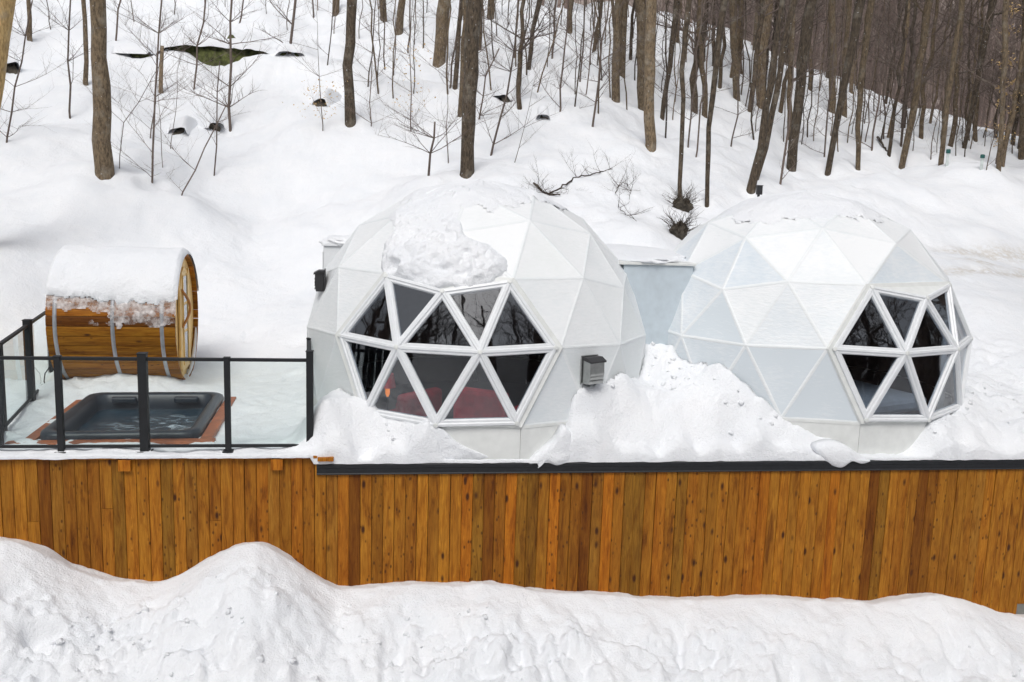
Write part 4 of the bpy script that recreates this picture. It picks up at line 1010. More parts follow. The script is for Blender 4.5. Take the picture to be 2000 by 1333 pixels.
BIG = [  # (path, width at base, width at top, label, colour, dark bark)
 ([(204, 343), (189, 0)], 34, 28, 'stout grey-brown tree trunk on the snowy bank above the barrel sauna', 1.15, 0),
 ([(-68, 500), (-18, 160), (8, 0)], 46, 40, 'trunk with peeling yellow bark at the upper left edge of the photo', 1.3, 2),
 ([(59, 80), (54, 0)], 9, 8, 'narrow trunk high on the slope nearest the peeling yellow trunk', 1, 0),
 ([(170, 170), (163, 0)], 9, 8, 'slim straight trunk just left behind the stout trunk above the sauna', 1, 0),
 ([(655, 32), (655, 0)], 13, 13, 'trunk base high on the slope, left of the dark trunk right of the mossy ledge', .9, 0),
 ([(684, 243), (680, 130), (687, 0)], 20, 19, 'dark lichened trunk standing right of the mossy rock ledge', .95, 1),
 ([(749, 40), (747, 0)], 14, 13, 'short visible trunk near the top edge, left of a pair', .85, 0),
 ([(779, 67), (785, 0)], 15, 14, 'trunk near the top edge leaning right, between the dark trunk and the shaggy one', .85, 0),
 ([(857, 130), (868, 0)], 23, 25, 'shaggy brown trunk leaning right, uphill and left of the tree behind the left dome', 1.1, 0),
 ([(909, 345), (917, 190), (927, 0)], 25, 29, 'dark wet trunk rising directly behind the top of the left dome', .95, 1),
 ([(898, 228), (903, 130), (908, 0)], 9, 8, 'narrow trunk pressed against the left side of the trunk behind the left dome', .9, 0),
 ([(936, 100), (940, 0)], 9, 8, 'narrow trunk just right behind the top of the trunk behind the left dome', .8, 0),
 ([(958, 36), (960, 0)], 13, 14, 'short trunk at the top edge right of the trunk behind the left dome', .85, 0),
 ([(1033, 137), (1040, 60), (1052, 0)], 7, 10, 'slim trunk kinked to the right, upslope between left dome and twin trunks', .8, 1),
 ([(1111, 68), (1117, 0)], 10, 9, 'brown trunk base near the top edge left of the twin trunks', .85, 0),
 ([(1202, 200), (1204, 90), (1210, 0)], 15, 17, 'left and longer trunk of the close pair above the corridor', 1, 0),
 ([(1214, 150), (1220, 0)], 13, 14, 'right and shorter trunk of the close pair above the corridor', .95, 0),
 ([(1269, 290), (1268, 140), (1273, 0)], 20, 21, 'pale smooth trunk reaching lowest on the slope between the two domes', 1.35, 0),
 ([(1254, 215), (1253, 100), (1250, 0)], 16, 20, 'rough dark trunk fused to the left side of the pale smooth trunk', .85, 0),
 ([(1292, 237), (1308, 130), (1322, 0)], 7, 12, 'slender dark trunk leaning right beside the pale smooth trunk', .8, 1),
 ([(1322, 85), (1327, 0)], 8, 9, 'short slim trunk at the top, right of the pale smooth trunk', .8, 0),
 ([(1328, 390), (1327, 360), (1336, 190), (1332, 140), (1345, 0)], 8, 10, 'crooked thin trunk growing from the dark brush clump between the domes', 1, 1),
 ([(1380, 411), (1385, 250), (1392, 190), (1400, 100), (1416, 0)], 7, 13, 'thin dark trunk bending right, rooted just above the left shoulder of the right dome', .85, 1),
 ([(1440, 197), (1434, 90), (1430, 0)], 12, 14, 'brown trunk midslope, left of the thick curved trunk', .9, 0),
 ([(1487, 214), (1486, 130), (1500, 0)], 18, 19, 'thick pale brown curved trunk crossing behind the double stemmed tree', 1.35, 0),
 ([(1465, 380), (1486, 290), (1498, 210), (1515, 100), (1528, 0)], 17, 10, 'left stem of the leaning double tree behind the right dome', .85, 1),
 ([(1476, 350), (1493, 290), (1511, 220), (1530, 100), (1550, 0)], 10, 13, 'right stem of the leaning double tree behind the right dome', .95, 1),
 ([(1545, 335), (1555, 240), (1567, 120), (1584, 0)], 17, 22, 'thick dark leaning trunk just right of the leaning double tree', .75, 1),
 ([(1616, 343), (1640, 210), (1660, 110), (1682, 0)], 10, 17, 'dark trunk leaning right, third from the right dome top', .75, 1),
 ([(1624, 220), (1627, 110), (1626, 0)], 13, 14, 'upright brown trunk behind the third leaning dark trunk', .9, 0),
 ([(1649, 228), (1650, 120), (1660, 0)], 9, 10, 'thin upright trunk right behind the third leaning dark trunk', .9, 0),
 ([(1676, 330), (1677, 250), (1682, 150), (1702, 0)], 8, 14, 'knee bent trunk at mid height above the right snowbank', .8, 0),
 ([(1735, 268), (1757, 170), (1772, 50), (1776, 0)], 6, 7, 'slim yellowish trunk with a pale broken tip among the dense wood', 1.5, 0),
 ([(1761, 330), (1785, 210), (1815, 0)], 11, 15, 'brown trunk leaning right at the rim of the right snowbank', .85, 0),
 ([(1838, 323), (1845, 240), (1880, 0)], 9, 11, 'trunk left of the first green capped pipe', .85, 0),
 ([(1884, 290), (1905, 180), (1940, 0)], 8, 14, 'tall dark trunk leaning right between the two green capped pipes', .75, 1),
 ([(1950, 332), (1958, 200), (1966, 0)], 8, 11, 'straight brown trunk right of the second green capped pipe', 1, 0),
 ([(1995, 310), (1998, 160), (2004, 0)], 10, 12, 'dark trunk at the far right edge of the wood', .8, 0),
 ([(1475, 98), (1482, 0)], 10, 11, 'short brown trunk uphill of the brown midslope trunk', .8, 0),
 ([(1372, 120), (1380, 0)], 8, 10, 'slim trunk uphill of the crooked thin trunk', .8, 1),
]
for i, (pts, wb, wt, lab, c, dk) in enumerate(BIG):
    tree(pts, wb, wt, lab, 'big', i + 1, col=c, m=(BARK, BARKD, BIRCH)[dk], nb=6)
SAP = [
 ([(138, 232), (134, 120), (136, 0)], 5, 3.5, 'many branched reddish sapling left of the stout trunk above the sauna', 26),
 ([(14, 282), (27, 170), (50, 70), (60, 0)], 4.5, 3, 'curved sapling at the far left leaning right over the slope', 14),
 ([(226, 82), (231, 20), (236, 0)], 4.5, 4, 'short slanting sapling right of the stout trunk near the top edge', 8),
 ([(297, 360), (301, 250), (306, 130), (314, 0)], 5, 4, 'tall thin wavy sapling whose foot is right of the stout trunk', 16),
 ([(294, 275), (303, 200)], 3, 2.5, 'hair thin sapling behind the tall wavy sapling', 6),
 ([(380, 175), (388, 90), (402, 0)], 4.5, 4, 'branching sapling in front of the mossy ledge', 16),
 ([(449, 260), (449, 130), (452, 0)], 7, 5, 'upright sapling with long side branches crossing the mossy ledge', 26),
 ([(358, 384), (400, 290), (440, 205)], 3.5, 2.5, 'leaning thin stem lowest on the slope right of the sauna top', 5),
 ([(418, 345), (425, 240), (432, 120)], 3.6, 2.5, 'thin upright stem right of the leaning lowest stem', 10),
 ([(334, 294), (343, 220)], 2, 1.5, 'hair thin stem between the wavy sapling and the small dark rock', 5),
 ([(235, 332), (240, 240), (270, 200)], 2.4, 1.8, 'grey twiggy stem right beside the foot of the stout trunk', 7),
 ([(318, 330), (312, 240)], 2, 1.5, 'faint thin stem right of the foot of the wavy sapling', 4),
 ([(467, 47), (478, 0)], 4, 3.5, 'slanting sapling at the top edge above the mossy ledge', 6),
 ([(565, 108), (572, 50), (576, 0)], 7, 6, 'pale forked sapling at the right end of the mossy ledge', 16),
 ([(611, 37), (611, 0)], 4, 3.5, 'short straight sapling at the top edge right of the forked one', 5),
 ([(653, 66), (655, 30)], 2.5, 2, 'thin stem below the trunk base left of the dark lichened trunk', 3),
 ([(629, 260), (628, 200), (624, 150)], 2.6, 1.6, 'pale leafless shoot rising from the small brown rock', 7),
 ([(724, 250), (726, 120)], 2.6, 2, 'hair thin sapling just right of the dark lichened trunk', 12),
 ([(770, 150), (772, 60)], 2.6, 2, 'thin sapling below the trunk pair at the top edge', 8),
 ([(798, 103), (802, 0)], 4, 3.5, 'slim upright sapling right of the trunk pair at the top edge', 6),
 ([(803, 260), (801, 180), (802, 110)], 3.4, 2, 'sapling bearing dry tan leaves left of the tree behind the left dome', 16),
 ([(877, 172), (888, 90), (900, 0)], 4.5, 4, 'curved sapling forked at its base between the shaggy and wet trunks', 10),
 ([(876, 320), (874, 250)], 3, 2, 'small twiggy stem left of the foot of the tree behind the left dome', 9),
 ([(936, 235), (948, 150), (975, 95)], 4, 3, 'sapling bowing right from behind the wet trunk', 14),
 ([(960, 305), (978, 230), (998, 140), (1010, 60)], 5.5, 3.5, 'S-curved dark sapling right of the tree behind the left dome', 20),
 ([(1005, 115), (1012, 0)], 5, 4.5, 'upright sapling upslope of the S-curved sapling', 12),
 ([(1079, 112), (1085, 0)], 5, 4.5, 'straight dark sapling upslope left of the twin trunks', 12),
 ([(1092, 220), (1106, 60), (1110, 0)], 4.5, 3.5, 'sapling rooted in the snow hollow above the fallen branch', 16),
 ([(1134, 160), (1143, 0)], 4, 3.4, 'thin straight sapling left of the broad branched one', 12),
 ([(1157, 250), (1172, 120), (1190, 0)], 5.5, 3.5, 'broad branched sapling left of the close pair of trunks', 22),
 ([(1143, 190), (1160, 60), (1166, 0)], 3.2, 2.6, 'thin leaning sapling behind the broad branched one', 10),
 ([(1004, 320), (1012, 290)], 2.6, 1.6, 'little tuft of upright twigs in the open snow above the left dome', 9),
 ([(1345, 290), (1358, 150), (1372, 0)], 4, 3.6, 'thin stem just right of the crooked thin trunk', 10),
 ([(1358, 308), (1376, 160), (1394, 0)], 4, 3.4, 'thin stem left of the trunk bending right', 10),
 ([(1428, 288), (1438, 225), (1444, 170)], 4, 3, 'forked small stem below the brown midslope trunk', 9),
 ([(1524, 365), (1534, 310), (1542, 240)], 5.5, 5, 'short stem hugging the left foot of the thick dark leaning trunk', 3),
 ([(1610, 308), (1616, 200), (1634, 80)], 4, 3.5, 'thin stem touching the third leaning dark trunk from the left', 8),
 ([(1702, 297), (1716, 200), (1724, 120)], 4.5, 4, 'thin reddish stem below the slim yellowish trunk', 8),
 ([(1759, 288), (1772, 180), (1790, 60)], 6, 5, 'dark stem just left of the trunk at the rim of the right snowbank', 8),
 ([(1726, 275), (1728, 190), (1735, 90)], 4, 3.4, 'thin stem hard against the slim yellowish trunk', 8),
 ([(1690, 278), (1700, 180)], 3, 2.6, 'thin stem between the knee bent trunk and the reddish stem', 8),
 ([(1928, 335), (1944, 250)], 2.8, 2, 'thin leaning stem between second green capped pipe and straight brown trunk', 5),
 ([(1815, 318), (1828, 250)], 3, 2, 'wispy stem left of the first green capped pipe', 7),
]
for i, (pts, wb, wt, lab, nb) in enumerate(SAP):
    root, B = tree(pts, wb * .85, wt * .8, lab, 'small', 200 + i, nb=nb, col=random.uniform(.75, 1.1), Hh=random.uniform(3.5, 6.5) if pts[-1][1] < 60 else random.uniform(1.8, 3.2))
    if i == 20 or i == 16:
        mb = MB(); r = random.Random(i)
        for k in range(110):
            h_ = r.uniform(.6, 2.6) if i == 20 else r.uniform(.4, 1.5); q = np.array([r.gauss(0, .32), r.gauss(0, .32), h_]); s = r.uniform(.02, .045); a = r.uniform(0, 6.28); b_ = r.uniform(-1, 1)
            u = np.array([math.cos(a), math.sin(a), b_]) * s; v_ = np.array([-math.sin(a), math.cos(a), -.7]) * s * .6
            mb.add([q - u, q - v_ * .8, q + u, q + v_], [(0, 1, 2, 3)])
        tag(mb.build('leaf', LEAFY, root), kind='stuff')

# snag, stubs and fallen wood
tree([(316, 183), (315, 130), (317, 90)], 8, 7, 'broken off brown snag standing at the left end of the mossy ledge', 'big', 401, m=BARK, col=1.5, nb=0, snag=True, name='tree_stump')
tree([(836, 343), (838, 300), (843, 270), (849, 238)], 5.5, 3.5, 'snapped dark stub with side twigs left of the tree behind the left dome', 'small', 402, nb=9, snag=True, name='tree_stump', col=.8)
def fallen(paths, label, name='fallen_branch', depth=None, seed=0, rad=.022, twigs=14, lift=.06):
    r = random.Random(seed); mb = MB(); B = None
    for j, (pts, rr_) in enumerate(paths):
        P = []
        for a, b in pts:
            q = hit(a, b + 3) if depth is None else at_depth(a, b, depth)
            P.append(q + np.array([0, 0, lift]))
        if B is None: B = P[0]
        Q = [];
        for i in range(len(P) - 1):
            for k in range(4): Q.append(P[i] * (1 - k / 4) + P[i + 1] * k / 4 + np.array([r.gauss(0, .012), r.gauss(0, .012), r.gauss(0, .012)]))
        Q.append(P[-1]); mb.tube([Vector(q - B) for q in Q], [rr_ * (1 - .55 * i / len(Q)) for i in range(len(Q))], 6)
        for k in range(twigs):
            i = r.randrange(2, len(Q)); d = np.array([r.uniform(-1, 1), r.uniform(-.6, .6), r.uniform(-.2, 1)]); d /= np.linalg.norm(d); grow(mb, r, Q[i] - B, d, r.uniform(.2, .7), .007, 2, 3)
    o = mb.build(name, BARKD, None); o.location = B; o.color = (.55, .5, .5, 1); return tag(o, label, 'branch')
fallen([([(1042, 360), (1055, 372), (1068, 380), (1094, 383)], .035), ([(1075, 380), (1100, 366), (1120, 350), (1136, 346), (1165, 341), (1178, 336), (1196, 332)], .022)], 'long dark fallen branch lying on the snow above the two domes', seed=3, twigs=12)
fallen([([(1203, 380), (1206, 368), (1216, 360), (1226, 362), (1231, 375), (1229, 392)], .010)], 'tangle of arched twigs on the snow mound between the domes', seed=5, twigs=12)
fallen([([(1207, 400), (1212, 412), (1228, 425), (1243, 435)], .008)], 'wisp of fine twigs below the arched tangle between the domes', seed=6, twigs=6)
fallen([([(1714, 272), (1722, 283), (1730, 298), (1740, 301)], .05)], 'bent dark stick poking out of the snow above the right snowbank', seed=8, twigs=1, lift=.12)
# dark brush clumps below the crooked tree
def clump(px, py, w, h, label, seed, n=60):
    B = hit(px, py); dep = (B - CAM) @ FW; s = dep / F_PX; r = random.Random(seed); mb = MB()
    bm = blob('root_mass', None, (w * s * .42, w * s * .3, h * s * .30), seed, None, sub=4, amp=.5)
    root = empty('brush_clump', B, label, 'brush clump')
    o = link('root_mass', bm, ROCK, root); o.location = (0, 0, h * s * .22); o.color = (.7, .6, .5, 1)
    for k in range(n):
        a = r.uniform(0, 6.28); d = np.array([math.cos(a), math.sin(a) * .6, r.uniform(.2, 1.4)]); d /= np.linalg.norm(d)
        grow(mb, r, np.array([r.gauss(0, w * s * .14), r.gauss(0, w * s * .1), h * s * r.uniform(.1, .4)]), d, h * s * r.uniform(.35, .85), .009, 1, 3, .05)
    mb.build('twig', BARKD, root).color = (.55, .5, .45, 1)
clump(1332, 412, 42, 46, 'upper dark brush clump at the foot of the crooked thin trunk', 21)
clump(1326, 466, 40, 54, 'lower dark brush clump resting in the snow between the domes', 22)

# mossy ledge and small rocks, each under its own lip of snow
def rock(x0, x1, yt, yb, label, m=ROCK, depth=.6, seed=0, lipw=1.0, cap=True):
    A = hit(x0, yb); C_ = hit(x1, yb); M = hit((x0 + x1) / 2, yb); dep = (M - CAM) @ FW; s = dep / F_PX
    L = np.linalg.norm((C_ - A)[:2]); hgt = (yb - yt) * s; ang = math.atan2(C_[1] - A[1], C_[0] - A[0])
    nx, nz = max(8, int(L / .12)), 9; vs = []; fs = []
    for i in range(nx + 1):
        u = i / nx * 2 - 1; env = max(0, 1 - abs(u) ** 5) ** .6 * (1 + .35 * mnoise.noise(Vector((u * 3, seed, 0))))
        for k in range(nz + 1):
            a = math.pi * k / nz; n_ = mnoise.fractal(Vector((u * L * 1.1, math.cos(a), math.sin(a) + seed)), 1, 2, 4)
            vs.append((u * L / 2, (-math.cos(a) * depth * (.5 + .5 * env)) + n_ * .22, math.sin(a) * hgt * 1.38 * env * (1 + .3 * n_) - .12))
    for i in range(nx):
        for k in range(nz): fs.append((i * (nz + 1) + k, (i + 1) * (nz + 1) + k, (i + 1) * (nz + 1) + k + 1, i * (nz + 1) + k + 1))
    o = MB().add(vs, fs).build('rock', m, None, smooth=False, recalc=True); o.location = M + np.array([0, depth * .75, 0]) - np.array([0, 0, 0]); o.rotation_euler = (0, 0, ang); tag(o, label, 'rock')
    if cap:
        vs = []; fs = []; nk = 12
        for i in range(nx + 1):
            u = i / nx * 2 - 1; env = max(0, 1 - abs(u) ** 4) ** .5; w_ = mnoise.noise(Vector((u * L * 1.3, seed + 9, 0)))
            for k in range(nk + 1):
                a = math.pi * k / nk; y_ = -math.cos(a) * (depth * .95 + .12) * (1 if math.cos(a) > 0 else 2.0) - w_ * .1; z_ = hgt * (.95 + .25 * w_) * env + math.sin(a) ** .7 * .30 * env * (1 + .4 * w_) * lipw if k not in (0, nk) else hgt * (.78 + .3 * w_) * env
                if k == nk: z_ = -.2
                vs.append((u * L * .56, y_, z_ - .02))
        for i in range(nx):
            for k in range(nk): fs.append((i * (nk + 1) + k, (i + 1) * (nk + 1) + k, (i + 1) * (nk + 1) + k + 1, i * (nk + 1) + k + 1))
        c = MB().add(vs, fs).build('snow_layer', SNOW, None, smooth=True, recalc=True); c.location = o.location; c.rotation_euler = o.rotation_euler
        tag(c, 'snow lying over the ' + ' '.join(label.split(',')[0].split()[:11]).replace('long ', '').replace('small ', ''), 'snow')
rock(310, 542, 86, 124, 'long green mossy rock ledge, bare under the snow high on the left slope', MOSS, .7, 1)
rock(537, 590, 100, 110, 'small mossy rock at the foot of the pale forked sapling', MOSS, .35, 2)
rock(262, 292, 101, 109, 'small mossy rock left of the broken snag', MOSS, .3, 3)
rock(336, 372, 247, 262, 'small dark rock showing in the snow above the barrel sauna, left of two', ROCK, .4, 4)
rock(386, 416, 235, 250, 'small brown rock showing in the snow above the barrel sauna, right of two', ROCK, .35, 5)
rock(620, 650, 190, 208, 'brown rock under the pale leafless shoot left of the dark lichened trunk', ROCK, .35, 6)
rock(980, 1016, 184, 198, 'dark rock beside the S-curved sapling right of the tree behind the left dome', ROCK, .35, 7)
rock(1050, 1074, 222, 231, 'faint grey rock in the open snow above the fallen branch', ROCK, .25, 8)
rock(-12, 24, 118, 140, 'dark rock at the left edge behind the peeling yellow trunk', ROCK, .5, 9)

# small things by the drive
for (a, b, h_, lab) in ((1849, 327, 34, 'left one of the two pale pipes with green caps by the wood'), (1916, 334, 31, 'right one of the two pale pipes with green caps by the wood')):
    B = hit(a, b); s = ((B - CAM) @ FW) / F_PX; pr = empty('vent_pipe', B, lab, 'pipe', 'green capped pipes in the snow')
    MB().tube([(0, 0, -.3), (0, 0, h_ * s * .85)], 2.7 * s, 16).build('pipe', PVC, pr, smooth=False)
    MB().tube([(0, 0, h_ * s * .78), (0, 0, h_ * s * .96), (0, 0, h_ * s), (0, 0, h_ * s * 1.02)], [4.3 * s, 4.3 * s, 3.6 * s, 1.5 * s], 16).build('cap', GREENC, pr)
B = at_depth(1483, 372, 22.5); B[2] = B[2]; s = 22.5 / F_PX
o = empty('junction_box', B, 'small dark box on a post beside the foot of the leaning double tree', 'box')
MB().box((0, 0, .0), (11 * s, .09, 17 * s)).build('body', DARKM, o, bevel=.008); MB().box((0, 0, 8.5 * s + .008), (12 * s, .11, .015)).build('lid', DARKM, o); MB().box((0, .03, -.35), (.05, .05, .6)).build('post', DARKM, o)

# ------------------------------------------------------------------ remaining trees of the wood: copies of a few grown ones, each its own object
r = random.Random(99); VAR = []
for v in range(9):
    thin = v < 5; Hh = r.uniform(6, 9) if thin else r.uniform(11, 15); rb = r.uniform(.022, .04) if thin else r.uniform(.09, .14)
    P = trunk_path([np.array([0, 0, 0.]), np.array([r.uniform(-.25, .25), r.uniform(-.2, .2), 2.5])], r, Hh, .16)
    rad = [rb * (1 - .8 * i / len(P)) for i in range(len(P))]; mt = MB().tube([Vector(q) for q in P], rad, 6 if thin else 8, caps=False)
    mtm = mt.mesh('trunk', True); mtm.materials.append(BARK if v % 2 else BARKD)
    mb = MB()
    for i in range(15 if thin else 24):
        k = min(int(len(P) * r.uniform(.12 if thin else .2, .98)), len(P) - 2); a = r.uniform(0, 6.28); d = np.array([math.cos(a), math.sin(a), r.uniform(.2, 1.1)]); d /= np.linalg.norm(d)
        grow(mb, r, P[k], d, (r.uniform(.7, 1.7) if thin else r.uniform(1.2, 3.2)) * (1 - .4 * k / len(P)), rad[k] * .45, 2 if not thin else (2 if i % 2 else 1), 3)
    bmm = mb.mesh('crown'); bmm.materials.append(TWIG); VAR.append((mtm, bmm, thin))
def lbl(px, py, w, lean):
    best = min(TREES[:N0], key=lambda t: math.hypot(t[0] - px, (t[1] - py) * 1.2)); side = 'right' if px > best[0] else 'left'; vert = 'above' if py < best[1] - 12 else ('below' if py > best[1] + 12 else 'beside')
    size = 'hair thin' if w < 2.2 else 'thin' if w < 3.5 else 'slim' if w < 7 else 'stout'
    return size, lean, side, vert, best
N0 = len(TREES)
used = {}
def individual(px, py, var, sc, lab_grp=None, tries=0):
    B = hit(px, py, 18)
    if B is None: return None
    mtm, bmm, thin = VAR[var]; root = bpy.data.objects.new('sapling' if thin else 'tree', None); SC.collection.objects.link(root); root.location = B - np.array([0, 0, .15]); root.rotation_euler = (r.gauss(0, .035), r.gauss(.02, .045), r.uniform(0, 6.28)); root.scale = (sc, sc, sc)
    c = r.uniform(.6, 1.15)
    for nm, me_ in (('trunk', mtm), ('crown', bmm)):
        o = bpy.data.objects.new(nm, me_); SC.collection.objects.link(o); o.parent = root; o.color = (c, c * .97, c * .94, 1)
    dep = (B - CAM) @ FW; w = (.06 if thin else .23) * sc / dep * F_PX; lean = 'upright'
    size, lean, side, vert, best = lbl(px, py, w, lean)
    root['category'] = 'sapling' if thin else 'tree'; root['group'] = 'bare saplings in the snowy wood' if thin else 'bare trees in the snowy wood'
    PEND.append([root, size, side, vert, best, abs(px - best[0])]); return root
PEND = []
pts_r = []
while len(pts_r) < 165:
    px = r.uniform(700, 2000); t = (px - 700) / 1300
    ymin = 5 if px < 1300 else 5 + (px - 1300) / 700 * 285
    ymax = 210 if px < 1000 else (230 if px < 1300 else 270 + (px - 1300) / 700 * 60)
    py = ymin + (ymax - ymin) * r.random() ** 1.35
    if r.random() > .25 + .75 * t: continue
    if min([math.hypot(px - q[0], (py - q[1]) * .8) for q in pts_r] + [99]) < 11: continue
    pts_r.append((px, py))
for (px, py) in sorted(pts_r):
    thin = r.random() < (.88 if px < 1350 else .62); individual(px, py, r.randrange(0, 5) if thin else r.randrange(5, 9), r.uniform(.7, 1.15))
for (px, py) in [(100, 60), (260, 45), (340, 30), (520, 30), (560, 60), (20, 40), (400, 20), (640, 130), (700, 80), (720, 170), (440, 15), (620, 20)]:
    individual(px, py, r.randrange(0, 5), r.uniform(.6, .9))
fam = {}
for p in PEND: fam.setdefault((p[1], p[2], p[3], p[4][4], p[0]['category']), []).append(p)
ORD = ['nearest', 'second', 'third', 'fourth', 'fifth', 'sixth', 'seventh', 'eighth', 'ninth', 'tenth']
def short(s):
    w = s.split(); return ' '.join(w[:8]).rstrip(',')
for k, L in fam.items():
    L.sort(key=lambda p: p[5])
    for i, p in enumerate(L):
        anchor = SHORT.get(k[3]) if 'SHORT' in globals() else None
        anc = ' '.join(k[3].replace(',', '').split()[:9])
        while anc.split()[-1] in ('of', 'the', 'on', 'at', 'and', 'right', 'left', 'with', 'just', 'in', 'behind', 'to', 'a', 'between', 'its', 'side', 'hard', 'from', 'whose', 'above', 'near'): anc = ' '.join(anc.split()[:-1])
        lab = f"{ORD[min(i, 9)]} {k[0]} bare {k[4]}, {k[3 - 1]} and {k[1]} of the {anc}" if k[2] != 'beside' else f"{ORD[min(i, 9)]} {k[0]} bare {k[4]} on the {k[1]} of the {anc}"
        p[0]['label'] = ' '.join(lab.split()[:16])
# the wood beyond: one mass of trunks and twigs on the far side of the crest, and the one behind the camera that the panes mirror
def mass(name, spots, label, m, keep=1.0):
    V = []; Fs = []; off = 0
    for (x, y, z, sc, v, rot, tl) in spots:
        for me_ in VAR[v][:2]:
            n = len(me_.vertices); co = np.empty(n * 3, np.float32); me_.vertices.foreach_get('co', co); co = co.reshape(-1, 3) * sc
            if me_.name.startswith('branch'): pass
            c, s = math.cos(rot), math.sin(rot); co = co @ np.array([[c, s, 0], [-s, c, 0], [0, 0, 1]], np.float32); co[:, 0] += co[:, 2] * tl
            co += np.array([x, y, z], np.float32)
            nl = len(me_.loops); li = np.empty(nl, np.int32); me_.loops.foreach_get('vertex_index', li)
            V.append(co); Fs.append(li.reshape(-1, 4) + off) if nl == 4 * len(me_.polygons) else None; off += n
    co = np.concatenate(V); q = np.concatenate(Fs)
    me_ = bpy.data.meshes.new(name); me_.vertices.add(len(co)); me_.vertices.foreach_set('co', co.reshape(-1)); me_.loops.add(q.size); me_.loops.foreach_set('vertex_index', q.reshape(-1).astype(np.int32))
    me_.polygons.add(len(q)); me_.polygons.foreach_set('loop_start', np.arange(0, q.size, 4, dtype=np.int32)); me_.polygons.foreach_set('loop_total', np.full(len(q), 4, np.int32)); me_.update(calc_edges=True)
    o = link(name, me_, m); o.color = (.9, .85, .82, 1); tag(o, label, kind='stuff'); return o
r = random.Random(5); spots = []
while len(spots) < 470:
    d = r.uniform(50, 105); px = r.uniform(1180, 2150); q = at_depth(px, 300, d); x, y = q[0], q[1]
    if px < 1180 + 200 * r.random(): continue
    z = float(H(x, y, False)); a, b, _ = pix((x, y, z))
    spots.append((x, y, z - .2, r.uniform(.8, 1.35), r.choice((1, 3, 5, 6, 7, 8, 6, 7)), r.uniform(0, 6.28), r.gauss(.03, .05)))
for _ in range(150):
    d = r.uniform(40, 75); px = r.uniform(880, 1400); q = at_depth(px, 60, d); x, y = q[0], q[1]; z = float(H(x, y, False))
    if pix((x, y, z))[1] > 20: continue
    spots.append((x, y, z - .2, r.uniform(.8, 1.2), r.choice((0, 2, 5, 6, 7)), r.uniform(0, 6.28), r.gauss(.02, .04)))
mass('distant_wood', spots, 'dense brown wood of bare trunks and twigs beyond the crest', TWIGHAZE)
spots = []
for _ in range(330):
    y = -r.uniform(21, 55); x = r.uniform(-1, 1) * (12 - y * .8)
    if abs(x + 1.5) < 2 and y > -20: continue
    z = float(G(np.array(x), np.array(y))) + 9 * float(smooth(14, 60, -y)); spots.append((x, y, z - .2, r.uniform(1.3, 1.9), r.choice((5, 6, 7, 8)), r.uniform(0, 6.28), r.gauss(0, .03)))
for _ in range(230):
    x = r.choice((-1, 1)) * r.uniform(13, 48) - 1.5; y = r.uniform(-24, 26)
    z = float(G(np.array(x), np.array(min(y, -.4)))) if y < 0 else float(H(x, y, False))
    top = pix((x, y, z + 12)); bot = pix((x, y, z))
    if top[2] > 0 and any(-160 < q[0] < 2160 for q in (top, bot)): continue
    spots.append((x, y, z - .2, r.uniform(1.0, 1.7), r.choice((5, 6, 7, 8)), r.uniform(0, 6.28), r.gauss(0, .03)))
mass('valley_wood', spots, 'bare wood across the clearing, mirrored darkly in the dome windows', TWIG)
# farther forested slope that closes the view
hm, nt, p_ = mat('far_wooded_slope'); v = coords(nt, (1, 1, .12)); n1 = noise(nt, v, .9, 6, .75); n2 = noise(nt, coords(nt), .06, 3)
nt.links.new(mix(nt, ramp(nt, n2, [(.35, (0, 0, 0)), (.7, (.5, .5, .5))]), ramp(nt, n1, [(.3, (.17, .135, .12)), (.62, (.33, .275, .25)), (.8, (.55, .54, .54))]), (.28, .235, .215)), p_.inputs['Base Color']); p_.inputs['Roughness'].default_value = 1
gx, gy = np.meshgrid(np.linspace(-120, 260, 180), np.linspace(112, 260, 60))
gz = -2 + 62 * smooth(110, 230, gy) + 8 * fbm(gx * .02, gy * .02, 3) + 1.2 * fbm(gx * .4, gy * .4, 3)
tag(link('hills', grid_mesh('hills', gx, gy, gz), hm), 'far slope covered with leafless forest', kind='structure')
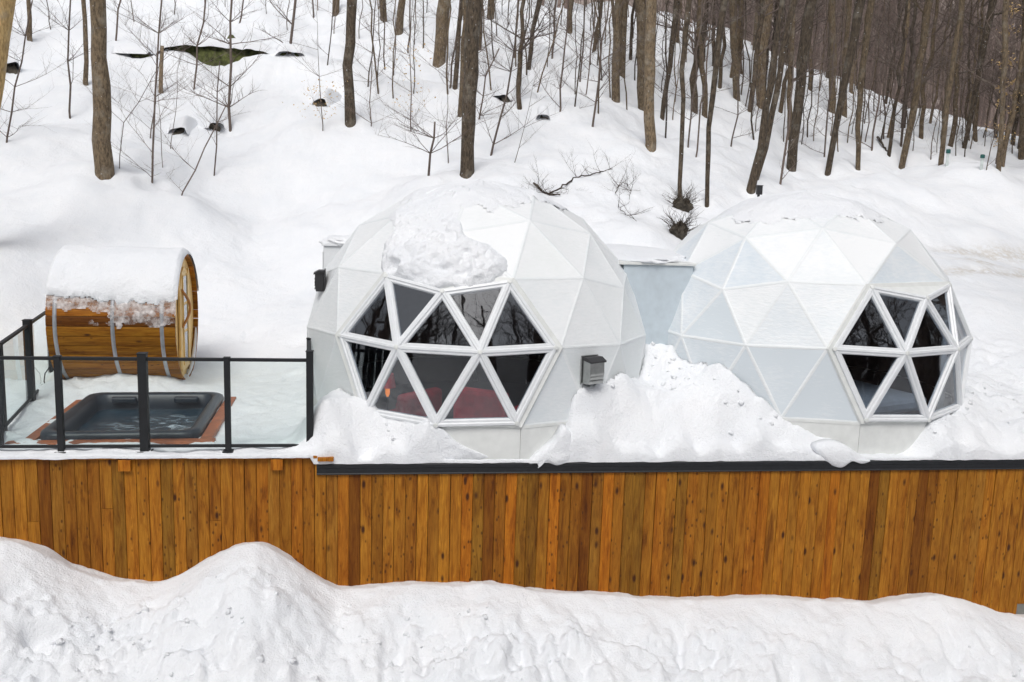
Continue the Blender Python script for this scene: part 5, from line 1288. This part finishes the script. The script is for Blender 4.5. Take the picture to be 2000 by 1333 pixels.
# cluster of tan leaves in the right wood
B = at_depth(1945, 330, 36); B[2] = float(H(B[0], B[1])); ro = empty('sapling', B, 'young beech holding pale tan leaves right of the tall leaning trunk', 'sapling')
r = random.Random(31); mb = MB(); P = trunk_path([np.array([0, 0, 0.]), np.array([.05, 0, 2.])], r, 5.2, .15); mb.tube([Vector(q) for q in P], [.03 * (1 - .8 * i / len(P)) for i in range(len(P))], 6); mb.build('trunk', TWIG, ro)
mb = MB(); lf = MB()
for i in range(26):
    k = r.randrange(2, len(P) - 1); a = r.uniform(0, 6.28); d = np.array([math.cos(a), math.sin(a), r.uniform(0, .7)]); d /= np.linalg.norm(d); L = r.uniform(.3, .9); grow(mb, r, P[k], d, L, .008, 1, 3)
    for j in range(16):
        q = P[k] + d * L * r.random() * 1.1 + np.array([r.gauss(0, .08), r.gauss(0, .08), r.gauss(0, .08)]); s = r.uniform(.03, .06); t = r.uniform(0, 6.28); u = np.array([math.cos(t), math.sin(t), r.uniform(-1, 1)]) * s; w_ = np.array([-math.sin(t), math.cos(t), -.6]) * s * .6
        lf.add([q - u, q - w_, q + u, q + w_], [(0, 1, 2, 3)])
mb.build('crown', TWIG, ro); tag(lf.build('leaf', LEAFY, ro), kind='stuff')

# loose clods of snow on the heaps and on the trampled ground
def clods(name, fn, n, box, label, smin, smax, seed):
    r = random.Random(seed); V = []; Fc = []
    bm = bmesh.new(); bmesh.ops.create_icosphere(bm, subdivisions=2, radius=1); bv = np.array([v.co[:] for v in bm.verts]); bf = [[v.index for v in f.verts] for f in bm.faces]; bm.free()
    rn = np.random.default_rng(seed); k = 0; vs = []; fs = []
    while k < n:
        x = r.uniform(box[0], box[1]); y = r.uniform(box[2], box[3])
        if fbm(np.array(x * .9 + seed), np.array(y * .9), 3) < r.uniform(-.25, .35): continue
        z = float(fn(np.array(x), np.array(y)))
        if z < -3 or (fn is H and (z < 0.12 or min(math.hypot(x - c[0], y - c[1]) for c in (D1C, D2C)) < DR * 1.0)): continue
        s = smin + (smax - smin) * r.random() ** 2.5; d = 1 + .8 * (rn.random(len(bv)) - .5)
        co = bv * d[:, None] * np.array([s, s * r.uniform(.7, 1), s * r.uniform(.5, .9)]); a = r.uniform(0, 6.28); c, s_ = math.cos(a), math.sin(a)
        co = np.stack([co[:, 0] * c - co[:, 1] * s_ + x, co[:, 0] * s_ + co[:, 1] * c + y, co[:, 2] + z - s * .10], 1); o = len(vs); vs += co.tolist(); fs += [tuple(i + o for i in f) for f in bf]; k += 1
    ob = MB(); ob.v = vs; ob.f = fs; tag(ob.build(name, SNOW, smooth=True), label, kind='stuff')
clods('snow_clods', H, 130, (-2.6, 9.0, .12, 2.6), 'loose clods of snow scattered over the heaps against the domes', .012, .045, 3)
clods('snow_clods', G, 700, (-6.5, 8.0, -4.2, -.6), 'loose clods and crumbs on the trampled snow before the plank wall', .010, .045, 4)
